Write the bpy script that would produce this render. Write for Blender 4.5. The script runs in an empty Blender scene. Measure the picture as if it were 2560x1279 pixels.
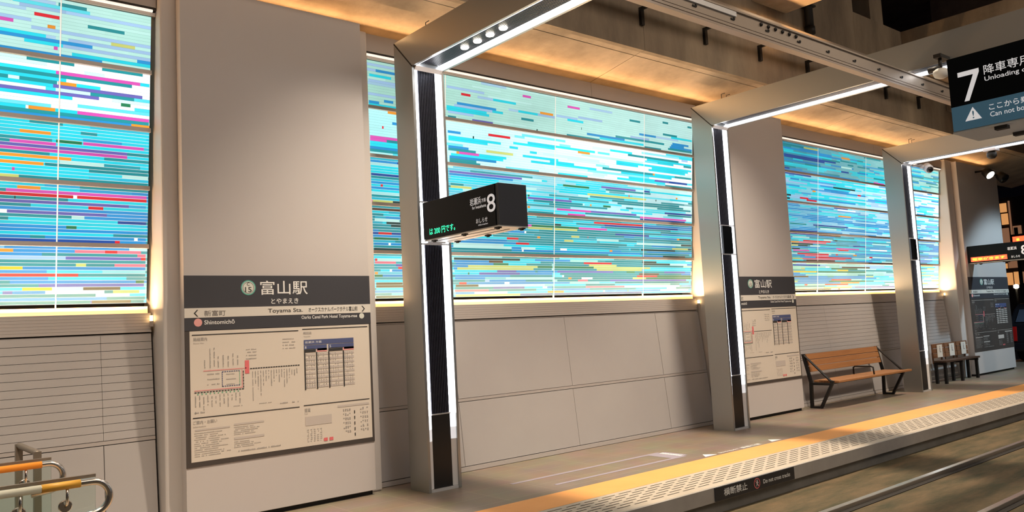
import bpy, bmesh, math, random
from mathutils import Vector, Matrix, Quaternion

SC = bpy.context.scene
COL = SC.collection
random.seed(7)
PI = math.pi

# ---------------------------------------------------------------- camera
YAW, PITCH, ROLL = 0.695408830, 0.0886856221, -0.0512127405
d = Vector((math.sin(YAW) * math.cos(PITCH), math.cos(YAW) * math.cos(PITCH), math.sin(PITCH)))
r = Vector((math.cos(YAW), -math.sin(YAW), 0))
u = r.cross(d)
cr, sr = math.cos(ROLL), math.sin(ROLL)
right = cr * r + sr * u
up = -sr * r + cr * u
cam_data = bpy.data.cameras.new('camera')
cam = bpy.data.objects.new('camera', cam_data)
COL.objects.link(cam)
cam.matrix_world = Matrix((
    (right.x, up.x, -d.x, 0),
    (right.y, up.y, -d.y, 0),
    (right.z, up.z, -d.z, 1.6),
    (0, 0, 0, 1)))
cam_data.sensor_fit = 'HORIZONTAL'
cam_data.sensor_width = 36
cam_data.lens = 36 * 2007.78 / 2560
cam_data.clip_start = 0.05
cam_data.clip_end = 400
SC.camera = cam

# ---------------------------------------------------------------- world, exposure
SC.view_settings.view_transform = 'Standard'
SC.view_settings.look = 'None'
SC.view_settings.gamma = 1
SC.view_settings.use_curve_mapping = False
SC.view_settings.exposure = 0.0
W = bpy.data.worlds.new('night')
SC.world = W
W.use_nodes = True
bg = W.node_tree.nodes['Background']
bg.inputs['Color'].default_value = (0.55, 0.6, 0.8, 1)
bg.inputs['Strength'].default_value = 0.012

LED = 8.5         # portal strips
ART = 1.0         # backlit glass
WARM = (1.0, 0.50, 0.17)


def lamp(name, kind, loc, power, color=(1, 1, 1), size=0.1, target=None, spot=None, blend=0.3, size_y=None):
    l = bpy.data.lights.new(name, kind)
    l.energy = power
    l.color = color
    if kind == 'AREA':
        l.size = size
        if size_y:
            l.shape = 'RECTANGLE'
            l.size_y = size_y
    else:
        l.shadow_soft_size = size
    if kind == 'SPOT':
        l.spot_size = spot
        l.spot_blend = blend
    o = bpy.data.objects.new(name, l)
    COL.objects.link(o)
    o.location = loc
    if target is not None:
        v = Vector(target) - Vector(loc)
        o.rotation_euler = v.to_track_quat('-Z', 'Y').to_euler()
    return o


# lamps hung high under the viaduct, over each portal frame and along the tracks
for X, Z, P in ((-0.4, 7.45, 2300), (4.65, 7.45, 3000), (9.75, 7.45, 2800), (15.1, 7.4, 2200), (19.0, 5.9, 800)):
    lamp('viaduct_lamp', 'SPOT', (X, 4.6, Z), P, (1.0, 0.83, 0.65), 0.14, (X, 5.9, 0), math.radians(70), 1.0)
lamp('fill_light', 'AREA', (8, 0.5, 7.7), 820, (1.0, 0.84, 0.68), 22, (8, 3.0, 0), size_y=3)  # broad soft fill added overhead to lift the dim surfaces, no fixture there
lamp('street_light', 'SPOT', (21.5, 2.6, 5.6), 1300, (0.62, 0.85, 1.0), 0.2, (21.3, 6.6, 0.6), math.radians(62), 0.35)
# warm cove lamps hidden on top of each fascia, washing the sloping slab
for a, b in ((-3.0, 2.155), (4.305, 10.115), (12.335, 18.995)):
    lamp('ledge_lamp', 'AREA', ((a + b) / 2, 7.67, 1.925), 22 * (b - a), (1.0, 0.60, 0.30), b - a - 0.1, ((a + b) / 2, 7.61, 5.0), size_y=0.05)
lamp('cove_lamp', 'AREA', (9.4, 7.56, 4.915), 75, (1.0, 0.56, 0.24), 24.6, (9.4, 6.6, 5.25), size_y=0.04)
lamp('flood_lamp', 'SPOT', (10.6, 5.6, 4.8), 260, (1.0, 0.55, 0.22), 0.06, (11.05, 6.1, 6.4), math.radians(70), 0.6)

# ---------------------------------------------------------------- helpers
def s2l(c):
    return tuple(((x / 12.92) if x <= 0.04045 else ((x + 0.055) / 1.055) ** 2.4) for x in c)


MATS = {}


def mat(name, color, rough=0.5, metal=0.0, emit=None, strength=1.0, noise=None, bump=0.0, bscale=40, spec=0.5):
    """principled material; noise=(scale, dark colour, amount)"""
    m = bpy.data.materials.new(name)
    m.use_nodes = True
    nt = m.node_tree
    b = nt.nodes['Principled BSDF']
    b.inputs['Base Color'].default_value = (*color, 1)
    b.inputs['Roughness'].default_value = rough
    b.inputs['Metallic'].default_value = metal
    b.inputs['Specular IOR Level'].default_value = spec
    if emit:
        b.inputs['Emission Color'].default_value = (*emit, 1)
        b.inputs['Emission Strength'].default_value = strength
    if noise or bump:
        tc = nt.nodes.new('ShaderNodeTexCoord')
    if noise:
        sc, dark, amt = noise[:3]
        mp = nt.nodes.new('ShaderNodeMapping')
        nt.links.new(tc.outputs['Object'], mp.inputs['Vector'])
        if len(noise) > 3:
            mp.inputs['Scale'].default_value = noise[3]
        n = nt.nodes.new('ShaderNodeTexNoise')
        n.inputs['Scale'].default_value = sc
        n.inputs['Detail'].default_value = 8
        n.inputs['Roughness'].default_value = 0.65
        nt.links.new(mp.outputs['Vector'], n.inputs['Vector'])
        rp = nt.nodes.new('ShaderNodeValToRGB')
        rp.color_ramp.elements[0].position = 0.35
        rp.color_ramp.elements[0].color = (*[a * (1 - amt) + e * amt for a, e in zip(color, dark)], 1)
        rp.color_ramp.elements[1].position = 0.68
        rp.color_ramp.elements[1].color = (*color, 1)
        nt.links.new(n.outputs['Fac'], rp.inputs['Fac'])
        nt.links.new(rp.outputs['Color'], b.inputs['Base Color'])
    if bump:
        n2 = nt.nodes.new('ShaderNodeTexNoise')
        n2.inputs['Scale'].default_value = bscale
        n2.inputs['Detail'].default_value = 6
        nt.links.new(tc.outputs['Object'], n2.inputs['Vector'])
        bp = nt.nodes.new('ShaderNodeBump')
        bp.inputs['Strength'].default_value = bump
        bp.inputs['Distance'].default_value = 0.02
        nt.links.new(n2.outputs['Fac'], bp.inputs['Height'])
        nt.links.new(bp.outputs['Normal'], b.inputs['Normal'])
    MATS[name] = m
    return m


mat('white_panel', (0.54, 0.51, 0.49), 0.42, noise=(0.7, (0.52, 0.47, 0.46), 0.5))
mat('panel_side', (0.54, 0.51, 0.49), 0.45)
mat('wall_panel', (0.42, 0.40, 0.39), 0.5, noise=(0.9, (0.37, 0.345, 0.34), 0.5))
mat('wall_band', (0.40, 0.365, 0.345), 0.5)
mat('joint_dark', (0.03, 0.025, 0.02), 0.8)
mat('silver', (0.40, 0.405, 0.39), 0.34, 0.75)
mat('silver_lip', (0.72, 0.73, 0.74), 0.3, 0.5)
mat('rib_dark', (0.035, 0.035, 0.05), 0.35, 0.3)
mat('kick_black', (0.006, 0.006, 0.007), 0.35)
mat('led', (0.9, 0.9, 0.9), 0.4, emit=(0.93, 0.95, 1.0), strength=LED)
mat('led_mid', (0.8, 0.8, 0.8), 0.4, emit=(0.93, 0.95, 1.0), strength=1.6)
mat('led_low', (0.8, 0.8, 0.8), 0.4, emit=(0.93, 0.95, 1.0), strength=0.5)
mat('diffuser_off', (0.78, 0.78, 0.78), 0.35)
mat('downlight', (0.9, 0.9, 0.9), 0.4, emit=(1.0, 0.86, 0.66), strength=40)
mat('slot_light', (0.9, 0.9, 0.9), 0.4, emit=(1.0, 0.9, 0.8), strength=0.75)
mat('cove_light', (0.9, 0.8, 0.6), 0.5, emit=(1.0, 0.47, 0.13), strength=1.7)
mat('cove_top', (0.9, 0.8, 0.6), 0.5, emit=WARM, strength=4)
mat('rail_beige', (0.42, 0.38, 0.36), 0.4, 0.3)
mat('concrete', (0.36, 0.285, 0.20), 0.85, noise=(1.2, (0.13, 0.10, 0.075), 0.75, (1.2, 1.2, 0.35)), bump=0.35, bscale=9)
mat('slab', (0.58, 0.47, 0.35), 0.85, noise=(0.9, (0.20, 0.16, 0.12), 0.75), bump=0.2, bscale=14)
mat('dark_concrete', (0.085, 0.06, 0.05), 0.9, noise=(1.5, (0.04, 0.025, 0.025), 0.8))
mat('dark_steel', (0.018, 0.016, 0.014), 0.55, 0.3)
mat('duct', (0.37, 0.30, 0.235), 0.45, 0.35)
mat('sign_black', (0.004, 0.005, 0.006), 0.3, spec=0.12)
mat('sign_tray', (0.5, 0.5, 0.48), 0.5)
mat('sign_end', (0.035, 0.036, 0.043), 0.45)
mat('sign_trim', (0.02, 0.02, 0.024), 0.4)
mat('text_white', (0.80, 0.80, 0.78), 0.5)
mat('text_lit', (0.8, 0.8, 0.8), 0.5, emit=(0.85, 0.86, 0.9), strength=0.42)
mat('text_grey', (0.34, 0.32, 0.30), 0.6)
mat('text_black', (0.03, 0.03, 0.03), 0.6)
mat('led_green', (0.0, 0.1, 0.03), 0.4, emit=(0.03, 1.0, 0.42), strength=2.2)
mat('led_red', (0.2, 0.0, 0.0), 0.4, emit=(1.0, 0.06, 0.02), strength=4.0)
mat('led_amber', (0.3, 0.1, 0.0), 0.4, emit=(1.0, 0.30, 0.02), strength=5.0)
mat('header_grey', (0.048, 0.048, 0.056), 0.5)
mat('board_dark', (0.06, 0.05, 0.045), 0.5)
mat('strip_white', (0.66, 0.63, 0.57), 0.5)
mat('poster', (0.66, 0.60, 0.52), 0.5)
mat('map_dim', (0.20, 0.185, 0.17), 0.6)
mat('map_red', (0.72, 0.16, 0.17), 0.5)
mat('map_pink', (0.75, 0.33, 0.32), 0.5)
mat('map_blue', (0.08, 0.10, 0.22), 0.5)
mat('map_green', (0.16, 0.45, 0.28), 0.5)
mat('map_grey', (0.42, 0.38, 0.34), 0.6)
mat('map_pale', (0.52, 0.47, 0.43), 0.6)
mat('badge_green', (0.12, 0.42, 0.34), 0.5)
mat('badge_pink', (0.75, 0.36, 0.34), 0.5)
mat('badge_pale', (0.66, 0.68, 0.62), 0.5)
mat('blue_band', (0.07, 0.17, 0.26), 0.35, emit=(0.10, 0.26, 0.40), strength=0.12)
mat('plinth_dark', (0.012, 0.011, 0.01), 0.7)
mat('yellow_band', (0.80, 0.37, 0.105), 0.6, noise=(3, (0.72, 0.31, 0.08), 0.5))
mat('grating', (0.50, 0.43, 0.34), 0.6, noise=(4, (0.40, 0.34, 0.26), 0.6))
mat('slit', (0.03, 0.022, 0.015), 0.9)
mat('edge_face', (0.40, 0.37, 0.33), 0.7, noise=(2, (0.28, 0.25, 0.22), 0.6))
mat('edge_low', (0.20, 0.19, 0.17), 0.8, noise=(2, (0.12, 0.11, 0.1), 0.6))
mat('trackbed', (0.15, 0.10, 0.05), 0.95, noise=(3, (0.045, 0.045, 0.02), 0.9, (0.5, 2.2, 1)), bump=0.8, bscale=25)
mat('ground_far', (0.22, 0.22, 0.23), 0.7, noise=(1, (0.15, 0.15, 0.16), 0.5))
mat('steel_rail', (0.55, 0.50, 0.44), 0.28, 0.9)
mat('rail_groove', (0.02, 0.016, 0.012), 0.8)
mat('mark_white', (0.80, 0.79, 0.76), 0.6)
mat('mark_lilac', (0.30, 0.265, 0.31), 0.6)
mat('mark_grey', (0.085, 0.085, 0.095), 0.45, noise=(6, (0.06, 0.06, 0.075), 0.6))
mat('wood', (0.36, 0.17, 0.062), 0.5, noise=(3, (0.25, 0.10, 0.04), 0.7, (0.6, 14, 14)))
mat('wood_dark', (0.22, 0.10, 0.045), 0.55, noise=(3, (0.12, 0.05, 0.02), 0.7, (0.6, 14, 14)))
mat('seat_dark', (0.05, 0.025, 0.014), 0.5)
mat('bench_metal', (0.012, 0.011, 0.011), 0.45, 0.3)
mat('paper', (0.72, 0.70, 0.64), 0.6)
mat('steel_tube', (0.62, 0.58, 0.54), 0.22, 0.95)
mat('frame_brown', (0.22, 0.18, 0.14), 0.4, 0.4)
mat('tape_orange', (0.85, 0.30, 0.03), 0.5)
mat('tape_yellow', (0.66, 0.34, 0.04), 0.5)
mat('tape_white', (0.58, 0.57, 0.46), 0.5)
mat('cam_grey', (0.42, 0.42, 0.46), 0.35)
mat('lens_black', (0.01, 0.01, 0.012), 0.1)
mat('lens_lit', (0.9, 0.9, 0.8), 0.2, emit=(1, 0.9, 0.7), strength=2.5)
mat('glow_warm', (0.9, 0.7, 0.4), 0.5, emit=(1.0, 0.62, 0.25), strength=9)
mat('win_warm', (0.5, 0.3, 0.15), 0.5, emit=(1.0, 0.45, 0.15), strength=0.65)
mat('win_dim', (0.5, 0.3, 0.2), 0.5, emit=(0.9, 0.42, 0.22), strength=0.22)
mat('facade', (0.03, 0.022, 0.024), 0.8)
mat('facade_blue', (0.05, 0.045, 0.09), 0.7)
mat('lamp_white', (0.9, 0.9, 0.8), 0.5, emit=(1.0, 0.85, 0.6), strength=8)
mat('car_black', (0.012, 0.012, 0.016), 0.18)
mat('car_glass', (0.06, 0.075, 0.11), 0.08)
mat('tyre', (0.012, 0.012, 0.012), 0.8)
mat('tail_red', (0.35, 0.01, 0.01), 0.25, emit=(1.0, 0.03, 0.02), strength=0.03)


def brick_floor():
    m = bpy.data.materials.new('paving_tiles')
    m.use_nodes = True
    nt = m.node_tree
    b = nt.nodes['Principled BSDF']
    tc = nt.nodes.new('ShaderNodeTexCoord')
    br = nt.nodes.new('ShaderNodeTexBrick')
    br.offset = 0.0
    br.inputs['Scale'].default_value = 1.0
    br.inputs['Brick Width'].default_value = 0.6
    br.inputs['Row Height'].default_value = 0.3
    br.inputs['Mortar Size'].default_value = 0.004
    br.inputs['Color1'].default_value = (0.26, 0.205, 0.15, 1)
    br.inputs['Color2'].default_value = (0.285, 0.225, 0.165, 1)
    br.inputs['Mortar'].default_value = (0.40, 0.32, 0.23, 1)
    n = nt.nodes.new('ShaderNodeTexNoise')
    n.inputs['Scale'].default_value = 2.5
    n.inputs['Detail'].default_value = 9
    mx = nt.nodes.new('ShaderNodeMix')
    mx.data_type = 'RGBA'
    mx.blend_type = 'MULTIPLY'
    mx.inputs['Factor'].default_value = 0.45
    nt.links.new(tc.outputs['Object'], br.inputs['Vector'])
    nt.links.new(tc.outputs['Object'], n.inputs['Vector'])
    nt.links.new(br.outputs['Color'], mx.inputs['A'])
    nt.links.new(n.outputs['Color'], mx.inputs['B'])
    nt.links.new(mx.outputs['Result'], b.inputs['Base Color'])
    b.inputs['Roughness'].default_value = 0.42
    MATS['paving_tiles'] = m


def art_mat():
    m = bpy.data.materials.new('backlit_glass')
    m.use_nodes = True
    nt = m.node_tree
    b = nt.nodes['Principled BSDF']
    a = nt.nodes.new('ShaderNodeAttribute')
    a.attribute_name = 'art'
    tc = nt.nodes.new('ShaderNodeTexCoord')
    n = nt.nodes.new('ShaderNodeTexNoise')
    n.inputs['Scale'].default_value = 1.1
    n.inputs['Detail'].default_value = 4
    mr = nt.nodes.new('ShaderNodeMapRange')
    mr.inputs['From Min'].default_value = 0.3
    mr.inputs['From Max'].default_value = 0.7
    mr.inputs['To Min'].default_value = 0.86 * ART
    mr.inputs['To Max'].default_value = 1.1 * ART
    nt.links.new(tc.outputs['Object'], n.inputs['Vector'])
    nt.links.new(n.outputs['Fac'], mr.inputs['Value'])
    nt.links.new(a.outputs['Color'], b.inputs['Emission Color'])
    nt.links.new(mr.outputs['Result'], b.inputs['Emission Strength'])
    b.inputs['Base Color'].default_value = (0.04, 0.06, 0.06, 1)
    b.inputs['Roughness'].default_value = 0.25
    MATS['backlit_glass'] = m


def glass_mat():
    m = bpy.data.materials.new('clear_glass')
    m.use_nodes = True
    nt = m.node_tree
    b = nt.nodes['Principled BSDF']
    b.inputs['Base Color'].default_value = (0.86, 0.97, 0.93, 1)
    b.inputs['Roughness'].default_value = 0.03
    b.inputs['Transmission Weight'].default_value = 1.0
    b.inputs['IOR'].default_value = 1.45
    MATS['clear_glass'] = m


brick_floor()
art_mat()
glass_mat()


class MB:
    """collects shapes; build() links them as ONE mesh object"""

    def __init__(self):
        self.v, self.f, self.mi, self.sm = [], [], [], []
        self.cur = 0
        self.smooth = False
        self.c = None
        self.cols = []

    def face(self, pts):
        n = len(self.v)
        self.v += [tuple(p) for p in pts]
        self.f.append(list(range(n, n + len(pts))))
        self.mi.append(self.cur)
        self.sm.append(self.smooth)
        self.cols.append(self.c)

    def mesh(self, vs, fs):
        n = len(self.v)
        self.v += [tuple(p) for p in vs]
        for f in fs:
            self.f.append([i + n for i in f])
            self.mi.append(self.cur)
            self.sm.append(self.smooth)
            self.cols.append(self.c)

    def box(self, x0, x1, y0, y1, z0, z1):
        v = [(x, y, z) for z in (z0, z1) for y in (y0, y1) for x in (x0, x1)]
        self.mesh(v, [(0, 2, 3, 1), (4, 5, 7, 6), (0, 1, 5, 4), (2, 6, 7, 3), (0, 4, 6, 2), (1, 3, 7, 5)])

    def prism(self, poly, axis, a0, a1):
        """extrude a 2D polygon along 'X' (poly in y,z), 'Y' (poly in x,z) or 'Z' (poly in x,y)"""
        def P(p, a):
            return {'X': (a, p[0], p[1]), 'Y': (p[0], a, p[1]), 'Z': (p[0], p[1], a)}[axis]
        n = len(poly)
        v = [P(p, a0) for p in poly] + [P(p, a1) for p in poly]
        f = [list(range(n))[::-1], list(range(n, 2 * n))]
        f += [[i, (i + 1) % n, n + (i + 1) % n, n + i] for i in range(n)]
        self.mesh(v, f)

    def tube(self, pts, rad, seg=12, cap=True):
        pts = [Vector(p) for p in pts]
        rs = rad if isinstance(rad, (list, tuple)) else [rad] * len(pts)
        t0 = (pts[1] - pts[0]).normalized()
        a = Vector((0, 0, 1)) if abs(t0.z) < 0.9 else Vector((1, 0, 0))
        n = t0.cross(a).normalized()
        vs, fs = [], []
        for i, p in enumerate(pts):
            if i == 0:
                t = t0
            elif i == len(pts) - 1:
                t = (pts[i] - pts[i - 1]).normalized()
            else:
                t = ((pts[i + 1] - pts[i]).normalized() + (pts[i] - pts[i - 1]).normalized()).normalized()
            n = (n - t * n.dot(t)).normalized()
            b = t.cross(n)
            for k in range(seg):
                an = 2 * PI * k / seg
                vs.append(p + (n * math.cos(an) + b * math.sin(an)) * rs[i])
        for i in range(len(pts) - 1):
            for k in range(seg):
                fs.append([i * seg + k, i * seg + (k + 1) % seg, (i + 1) * seg + (k + 1) % seg, (i + 1) * seg + k])
        if cap:
            fs.append(list(range(seg))[::-1])
            fs.append([(len(pts) - 1) * seg + k for k in range(seg)])
        s, self.smooth = self.smooth, True
        self.mesh(vs, fs)
        self.smooth = s

    def lathe(self, c, axis, prof, seg=24, smooth=True):
        """prof: list of (radius, height along axis) from centre c"""
        ax = Vector(axis).normalized()
        a = Vector((0, 0, 1)) if abs(ax.z) < 0.9 else Vector((1, 0, 0))
        n = ax.cross(a).normalized()
        b = ax.cross(n)
        c = Vector(c)
        vs, fs = [], []
        for rr, h in prof:
            for k in range(seg):
                an = 2 * PI * k / seg
                vs.append(c + ax * h + (n * math.cos(an) + b * math.sin(an)) * max(rr, 1e-4))
        for i in range(len(prof) - 1):
            for k in range(seg):
                fs.append([i * seg + k, i * seg + (k + 1) % seg, (i + 1) * seg + (k + 1) % seg, (i + 1) * seg + k])
        fs.append(list(range(seg))[::-1])
        fs.append([(len(prof) - 1) * seg + k for k in range(seg)])
        s, self.smooth = self.smooth, smooth
        self.mesh(vs, fs)
        self.smooth = s

    def merge(self, other, m, slots):
        if m not in slots:
            slots.append(m)
        n = len(self.v)
        self.v += other.v
        self.f += [[i + n for i in f] for f in other.f]
        self.mi += [slots.index(m)] * len(other.f)
        self.sm += other.sm
        self.cols += other.cols

    def build(self, name, mats, parent=None, loc=None, bevel=0.0):
        me = bpy.data.meshes.new(name)
        L = Vector(loc) if loc else Vector((0, 0, 0))
        if parent is not None:
            L = Vector(parent['base'])
        me.from_pydata([(p[0] - L.x, p[1] - L.y, p[2] - L.z) for p in self.v], [], self.f)
        if isinstance(mats, str):
            mats = [mats]
        for m in mats:
            me.materials.append(MATS[m])
        for p, i, s in zip(me.polygons, self.mi, self.sm):
            p.material_index = i
            p.use_smooth = s
        if any(c is not None for c in self.cols):
            at = me.color_attributes.new('art', 'FLOAT_COLOR', 'CORNER')
            for p, c in zip(me.polygons, self.cols):
                for li in p.loop_indices:
                    at.data[li].color = (*(c or (0, 0, 0)), 1)
        me.update()
        bm = bmesh.new()
        bm.from_mesh(me)
        bmesh.ops.remove_doubles(bm, verts=bm.verts, dist=1e-5)
        if not any(c is not None for c in self.cols):
            bmesh.ops.recalc_face_normals(bm, faces=bm.faces)
        bm.to_mesh(me)
        bm.free()
        o = bpy.data.objects.new(name, me)
        COL.objects.link(o)
        if bevel:
            bv = o.modifiers.new('bevel', 'BEVEL')
            bv.width = bevel
            bv.segments = 2
            bv.limit_method = 'ANGLE'
        if parent is not None:
            o.parent = parent
        else:
            o.location = L
        o['base'] = tuple(L)
        return o


def thing(name, label, cat, loc, group=None):
    o = bpy.data.objects.new(name, None)
    o.empty_display_size = 0.1
    COL.objects.link(o)
    o.location = loc
    o['base'] = tuple(loc)
    return tag(o, label, cat, group)


def tag(o, label, cat, group=None):
    o['label'] = label
    o['category'] = cat
    if group:
        o['group'] = group
    return o


def struct(o, label=None):
    o['kind'] = 'structure'
    if label:
        o['label'] = label
    return o


_fc = bpy.data.curves.new('lettering_source', 'FONT')
_fo = bpy.data.objects.new('lettering_source', _fc)
COL.objects.link(_fo)
_cache = {}


def glyphs(body, bold=0.0):
    key = (body, bold)
    if key not in _cache:
        _fc.body = body
        _fc.offset = bold
        _fc.resolution_u = 4
        bpy.context.view_layer.update()
        dg = bpy.context.evaluated_depsgraph_get()
        me = bpy.data.meshes.new_from_object(_fo.evaluated_get(dg))
        vs = [(v.co.x, v.co.y) for v in me.vertices]
        fs = [list(p.vertices) for p in me.polygons]
        bpy.data.meshes.remove(me)
        xs = [v[0] for v in vs]
        ys = [v[1] for v in vs]
        x0, x1, y0, y1 = min(xs), max(xs), min(ys), max(ys)
        _cache[key] = ([((x - x0) / (x1 - x0), (y - y0) / (y1 - y0)) for x, y in vs], fs)
    return _cache[key]


def text(mb, body, fr, a0, b0, a1, b1, bold=0.0, shear=0.0):
    """lettering that fills the box a0..a1 x b0..b1 of a flat face; fr(a, b) -> 3D point"""
    vs, fs = glyphs(body, bold)
    mb.mesh([fr(a0 + x * (a1 - a0) + shear * y, b0 + y * (b1 - b0)) for x, y in vs], fs)


def quad(mb, fr, a0, b0, a1, b1):
    mb.face([fr(a0, b0), fr(a1, b0), fr(a1, b1), fr(a0, b1)])


def disc(mb, fr, a, b, rad, seg=28, r2=0.0):
    if r2:
        for k in range(seg):
            t0, t1 = 2 * PI * k / seg, 2 * PI * (k + 1) / seg
            mb.face([fr(a + rad * math.cos(t0), b + rad * math.sin(t0)), fr(a + rad * math.cos(t1), b + rad * math.sin(t1)),
                     fr(a + r2 * math.cos(t1), b + r2 * math.sin(t1)), fr(a + r2 * math.cos(t0), b + r2 * math.sin(t0))])
    else:
        mb.face([fr(a + rad * math.cos(2 * PI * k / seg), b + rad * math.sin(2 * PI * k / seg)) for k in range(seg)])

# ---------------------------------------------------------------- platform, track
EDGE = 4.83
XA, XB = -3.5, 30.0

m = MB()
m.box(XA, XB, 5.86, 8.4, -0.25, 0.0)
struct(m.build('floor', 'paving_tiles'))
m = MB()
m.box(XA, XB, 5.41, 5.858, -0.25, 0.001)
struct(m.build('trim_1', 'yellow_band'), 'orange yellow warning band along the platform edge')
m = MB()
m.box(XA, XB, EDGE, 5.408, -0.25, 0.0)
m.cur = 1
x = XA + 0.1
row = 0
while x < 16:
    for i in range(7):
        y = EDGE + 0.10 + i * 0.066
        off = 0.11 if i % 2 else 0.0
        m.face([(x + off, y, 0.0015), (x + off + 0.17, y, 0.0015), (x + off + 0.17, y + 0.013, 0.0015), (x + off, y + 0.013, 0.0015)])
    x += 0.225
m.cur = 0
struct(m.build('trim_2', ['grating', 'slit']), 'pale slotted strip between the yellow band and the platform edge')
m = MB()
m.box(XA, XB, EDGE - 0.03, EDGE - 0.002, -0.135, 0.0)
struct(m.build('trim_3', 'edge_face'), 'pale kerb face of the platform')
m = MB()
m.box(XA, XB, EDGE + 0.01, EDGE + 0.3, -0.6, -0.252)
m.box(XA, XB, EDGE - 0.0005, EDGE + 0.008, -0.252, -0.137)
struct(m.build('wall_platform', 'edge_low'))
m = MB()
m.box(XA, XB + 20, 2.18, EDGE + 0.009, -0.6, -0.255)
struct(m.build('track_bed', 'trackbed'))
m = MB()
m.box(XA, XB, -4.0, 2.178, -0.6, 0.0)
struct(m.build('floor_opposite', 'paving_tiles'))
m = MB()
m.box(XB + 0.002, 70, 4.84, 40, -0.3, -0.002)
struct(m.build('plaza_ground', 'ground_far'))

for y, lab in ((4.02, 'polished steel tram rail nearer the platform edge'), (2.98, 'polished steel tram rail in the lower right corner of the view')):
    t = thing('tram_rail', lab, 'rail', (8, y, -0.254), 'rails of the tram track')
    m = MB()
    m.box(XA, XB + 15, y - 0.032, y + 0.032, -0.254, -0.208)
    m.build('rail_head', 'steel_rail', t, bevel=0.006)
    m = MB()
    m.box(XA, XB + 15, y - 0.095, y - 0.034, -0.254, -0.248)
    m.box(XA, XB + 15, y + 0.034, y + 0.075, -0.254, -0.248)
    m.build('groove', 'rail_groove', t)

# ---------------------------------------------------------------- wall cladding
def yw(z):
    return 7.54 + 0.103 * z


def slab_piece(m, x0, x1, z0, z1, th=0.03, off=0.0):
    m.prism([(yw(z0) - off, z0), (yw(z1) - off, z1), (yw(z1) + th, z1), (yw(z0) + th, z0)], 'X', x0, x1)


def lower_wall(name, x0, x1, seams, ribbed):
    t = bpy.data.objects.new(name, None)
    COL.objects.link(t)
    t.location = (x0, 7.54, 0)
    t['base'] = (x0, 7.54, 0)
    struct(t)
    m = MB()
    m.prism([(yw(0) + 0.031, 0.001), (yw(1.89) + 0.031, 1.89), (yw(1.89) + 0.06, 1.89), (yw(0) + 0.06, 0.001)], 'X', x0, x1)
    m.build('backing', 'joint_dark', t)
    m = MB()
    slab_piece(m, x0, x1, 0.005, 0.052, off=0.012)
    m.build('skirting', 'wall_band', t)
    xs = [x0] + seams + [x1]
    for a, b in zip(xs[:-1], xs[1:]):
        m = MB()
        slab_piece(m, a + 0.003, b - 0.003, 0.06, 0.772)
        m.build('lower_panel', 'wall_panel', t)
    for a, b in zip(xs[:-1], xs[1:]):
        m = MB()
        if ribbed:
            z = 0.815
            while z < 1.68:
                slab_piece(m, a + 0.0015, b - 0.0015, z, z + 0.0655)
                z += 0.0692
        else:
            slab_piece(m, a + 0.003, b - 0.003, 0.815, 1.70)
        m.build('upper_panel', 'wall_panel', t)
    m = MB()
    slab_piece(m, x0, x1, 0.779, 0.811, off=-0.003)
    slab_piece(m, x0, x1, 1.704, 1.717, off=-0.004)
    m.build('joint_strip', 'wall_band', t)
    m = MB()
    z = 1.728
    while z < 1.87:
        slab_piece(m, x0, x1, z, z + 0.0255, off=0.010)
        z += 0.0268
    slab_piece(m, x0, x1, z, 1.90, off=0.010)
    m.prism([(yw(1.90) - 0.010, 1.894), (yw(1.90) - 0.010, 1.90), (7.80, 1.90), (7.80, 1.894)], 'X', x0, x1)
    m.build('ledge_band', 'wall_band', t)
    return t


lower_wall('wall_left', -3.0, 2.14, [-1.33, 0.47, 1.72], True)
lower_wall('wall_middle', 4.32, 10.10, [5.45, 7.27, 9.09], False)
lower_wall('wall_right', 12.35, 18.97, [13.8, 15.6, 17.4], True)
m = MB()
m.box(-3.5, 21.9, 8.02, 8.12, 0, 5.0)
struct(m.build('wall_back', 'joint_dark'))

# pillars between the bays
for i, (a, b) in enumerate(((2.16, 4.30), (10.12, 12.33), (19.0, 21.85))):
    m = MB()
    m.box(a, b, 7.42, 8.018, 0, 4.87)
    struct(m.build('pillar', 'panel_side', bevel=0.018))

# fascia with slot and light line over each bay
for a, b in ((-3.0, 2.155), (4.305, 10.115), (12.335, 18.995)):
    t = bpy.data.objects.new('fascia', None)
    COL.objects.link(t)
    t.location = (a, 7.5, 4.7)
    t['base'] = (a, 7.5, 4.7)
    struct(t)
    m = MB()
    k = a
    while k < b - 0.01:
        e = min(k + 3.52, b)
        m.box(k + 0.002, e - 0.002, 7.50, 7.53, 4.688, 4.885)
        k = e
    m.build('board', 'wall_band', t)
    m = MB()
    m.box(a, b, 7.505, 7.60, 4.664, 4.687)
    m.build('slot', 'joint_dark', t)
    m = MB()
    m.box(a + 0.03, b - 0.03, 7.497, 7.53, 4.645, 4.663)
    m.build('light_line', 'slot_light', t)
    m = MB()
    m.box(a, b, 7.52, 7.60, 4.615, 4.644)
    m.build('lower_trim', 'rail_beige', t)
    m = MB()
    m.box(a + 0.05, b - 0.05, 7.60, 7.63, 4.86, 4.89)
    m.build('uplight_strip', 'cove_top', t)

# ---------------------------------------------------------------- concrete viaduct
def zs(y):
    return 5.14 + (6.77 - y) * 0.158


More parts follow.
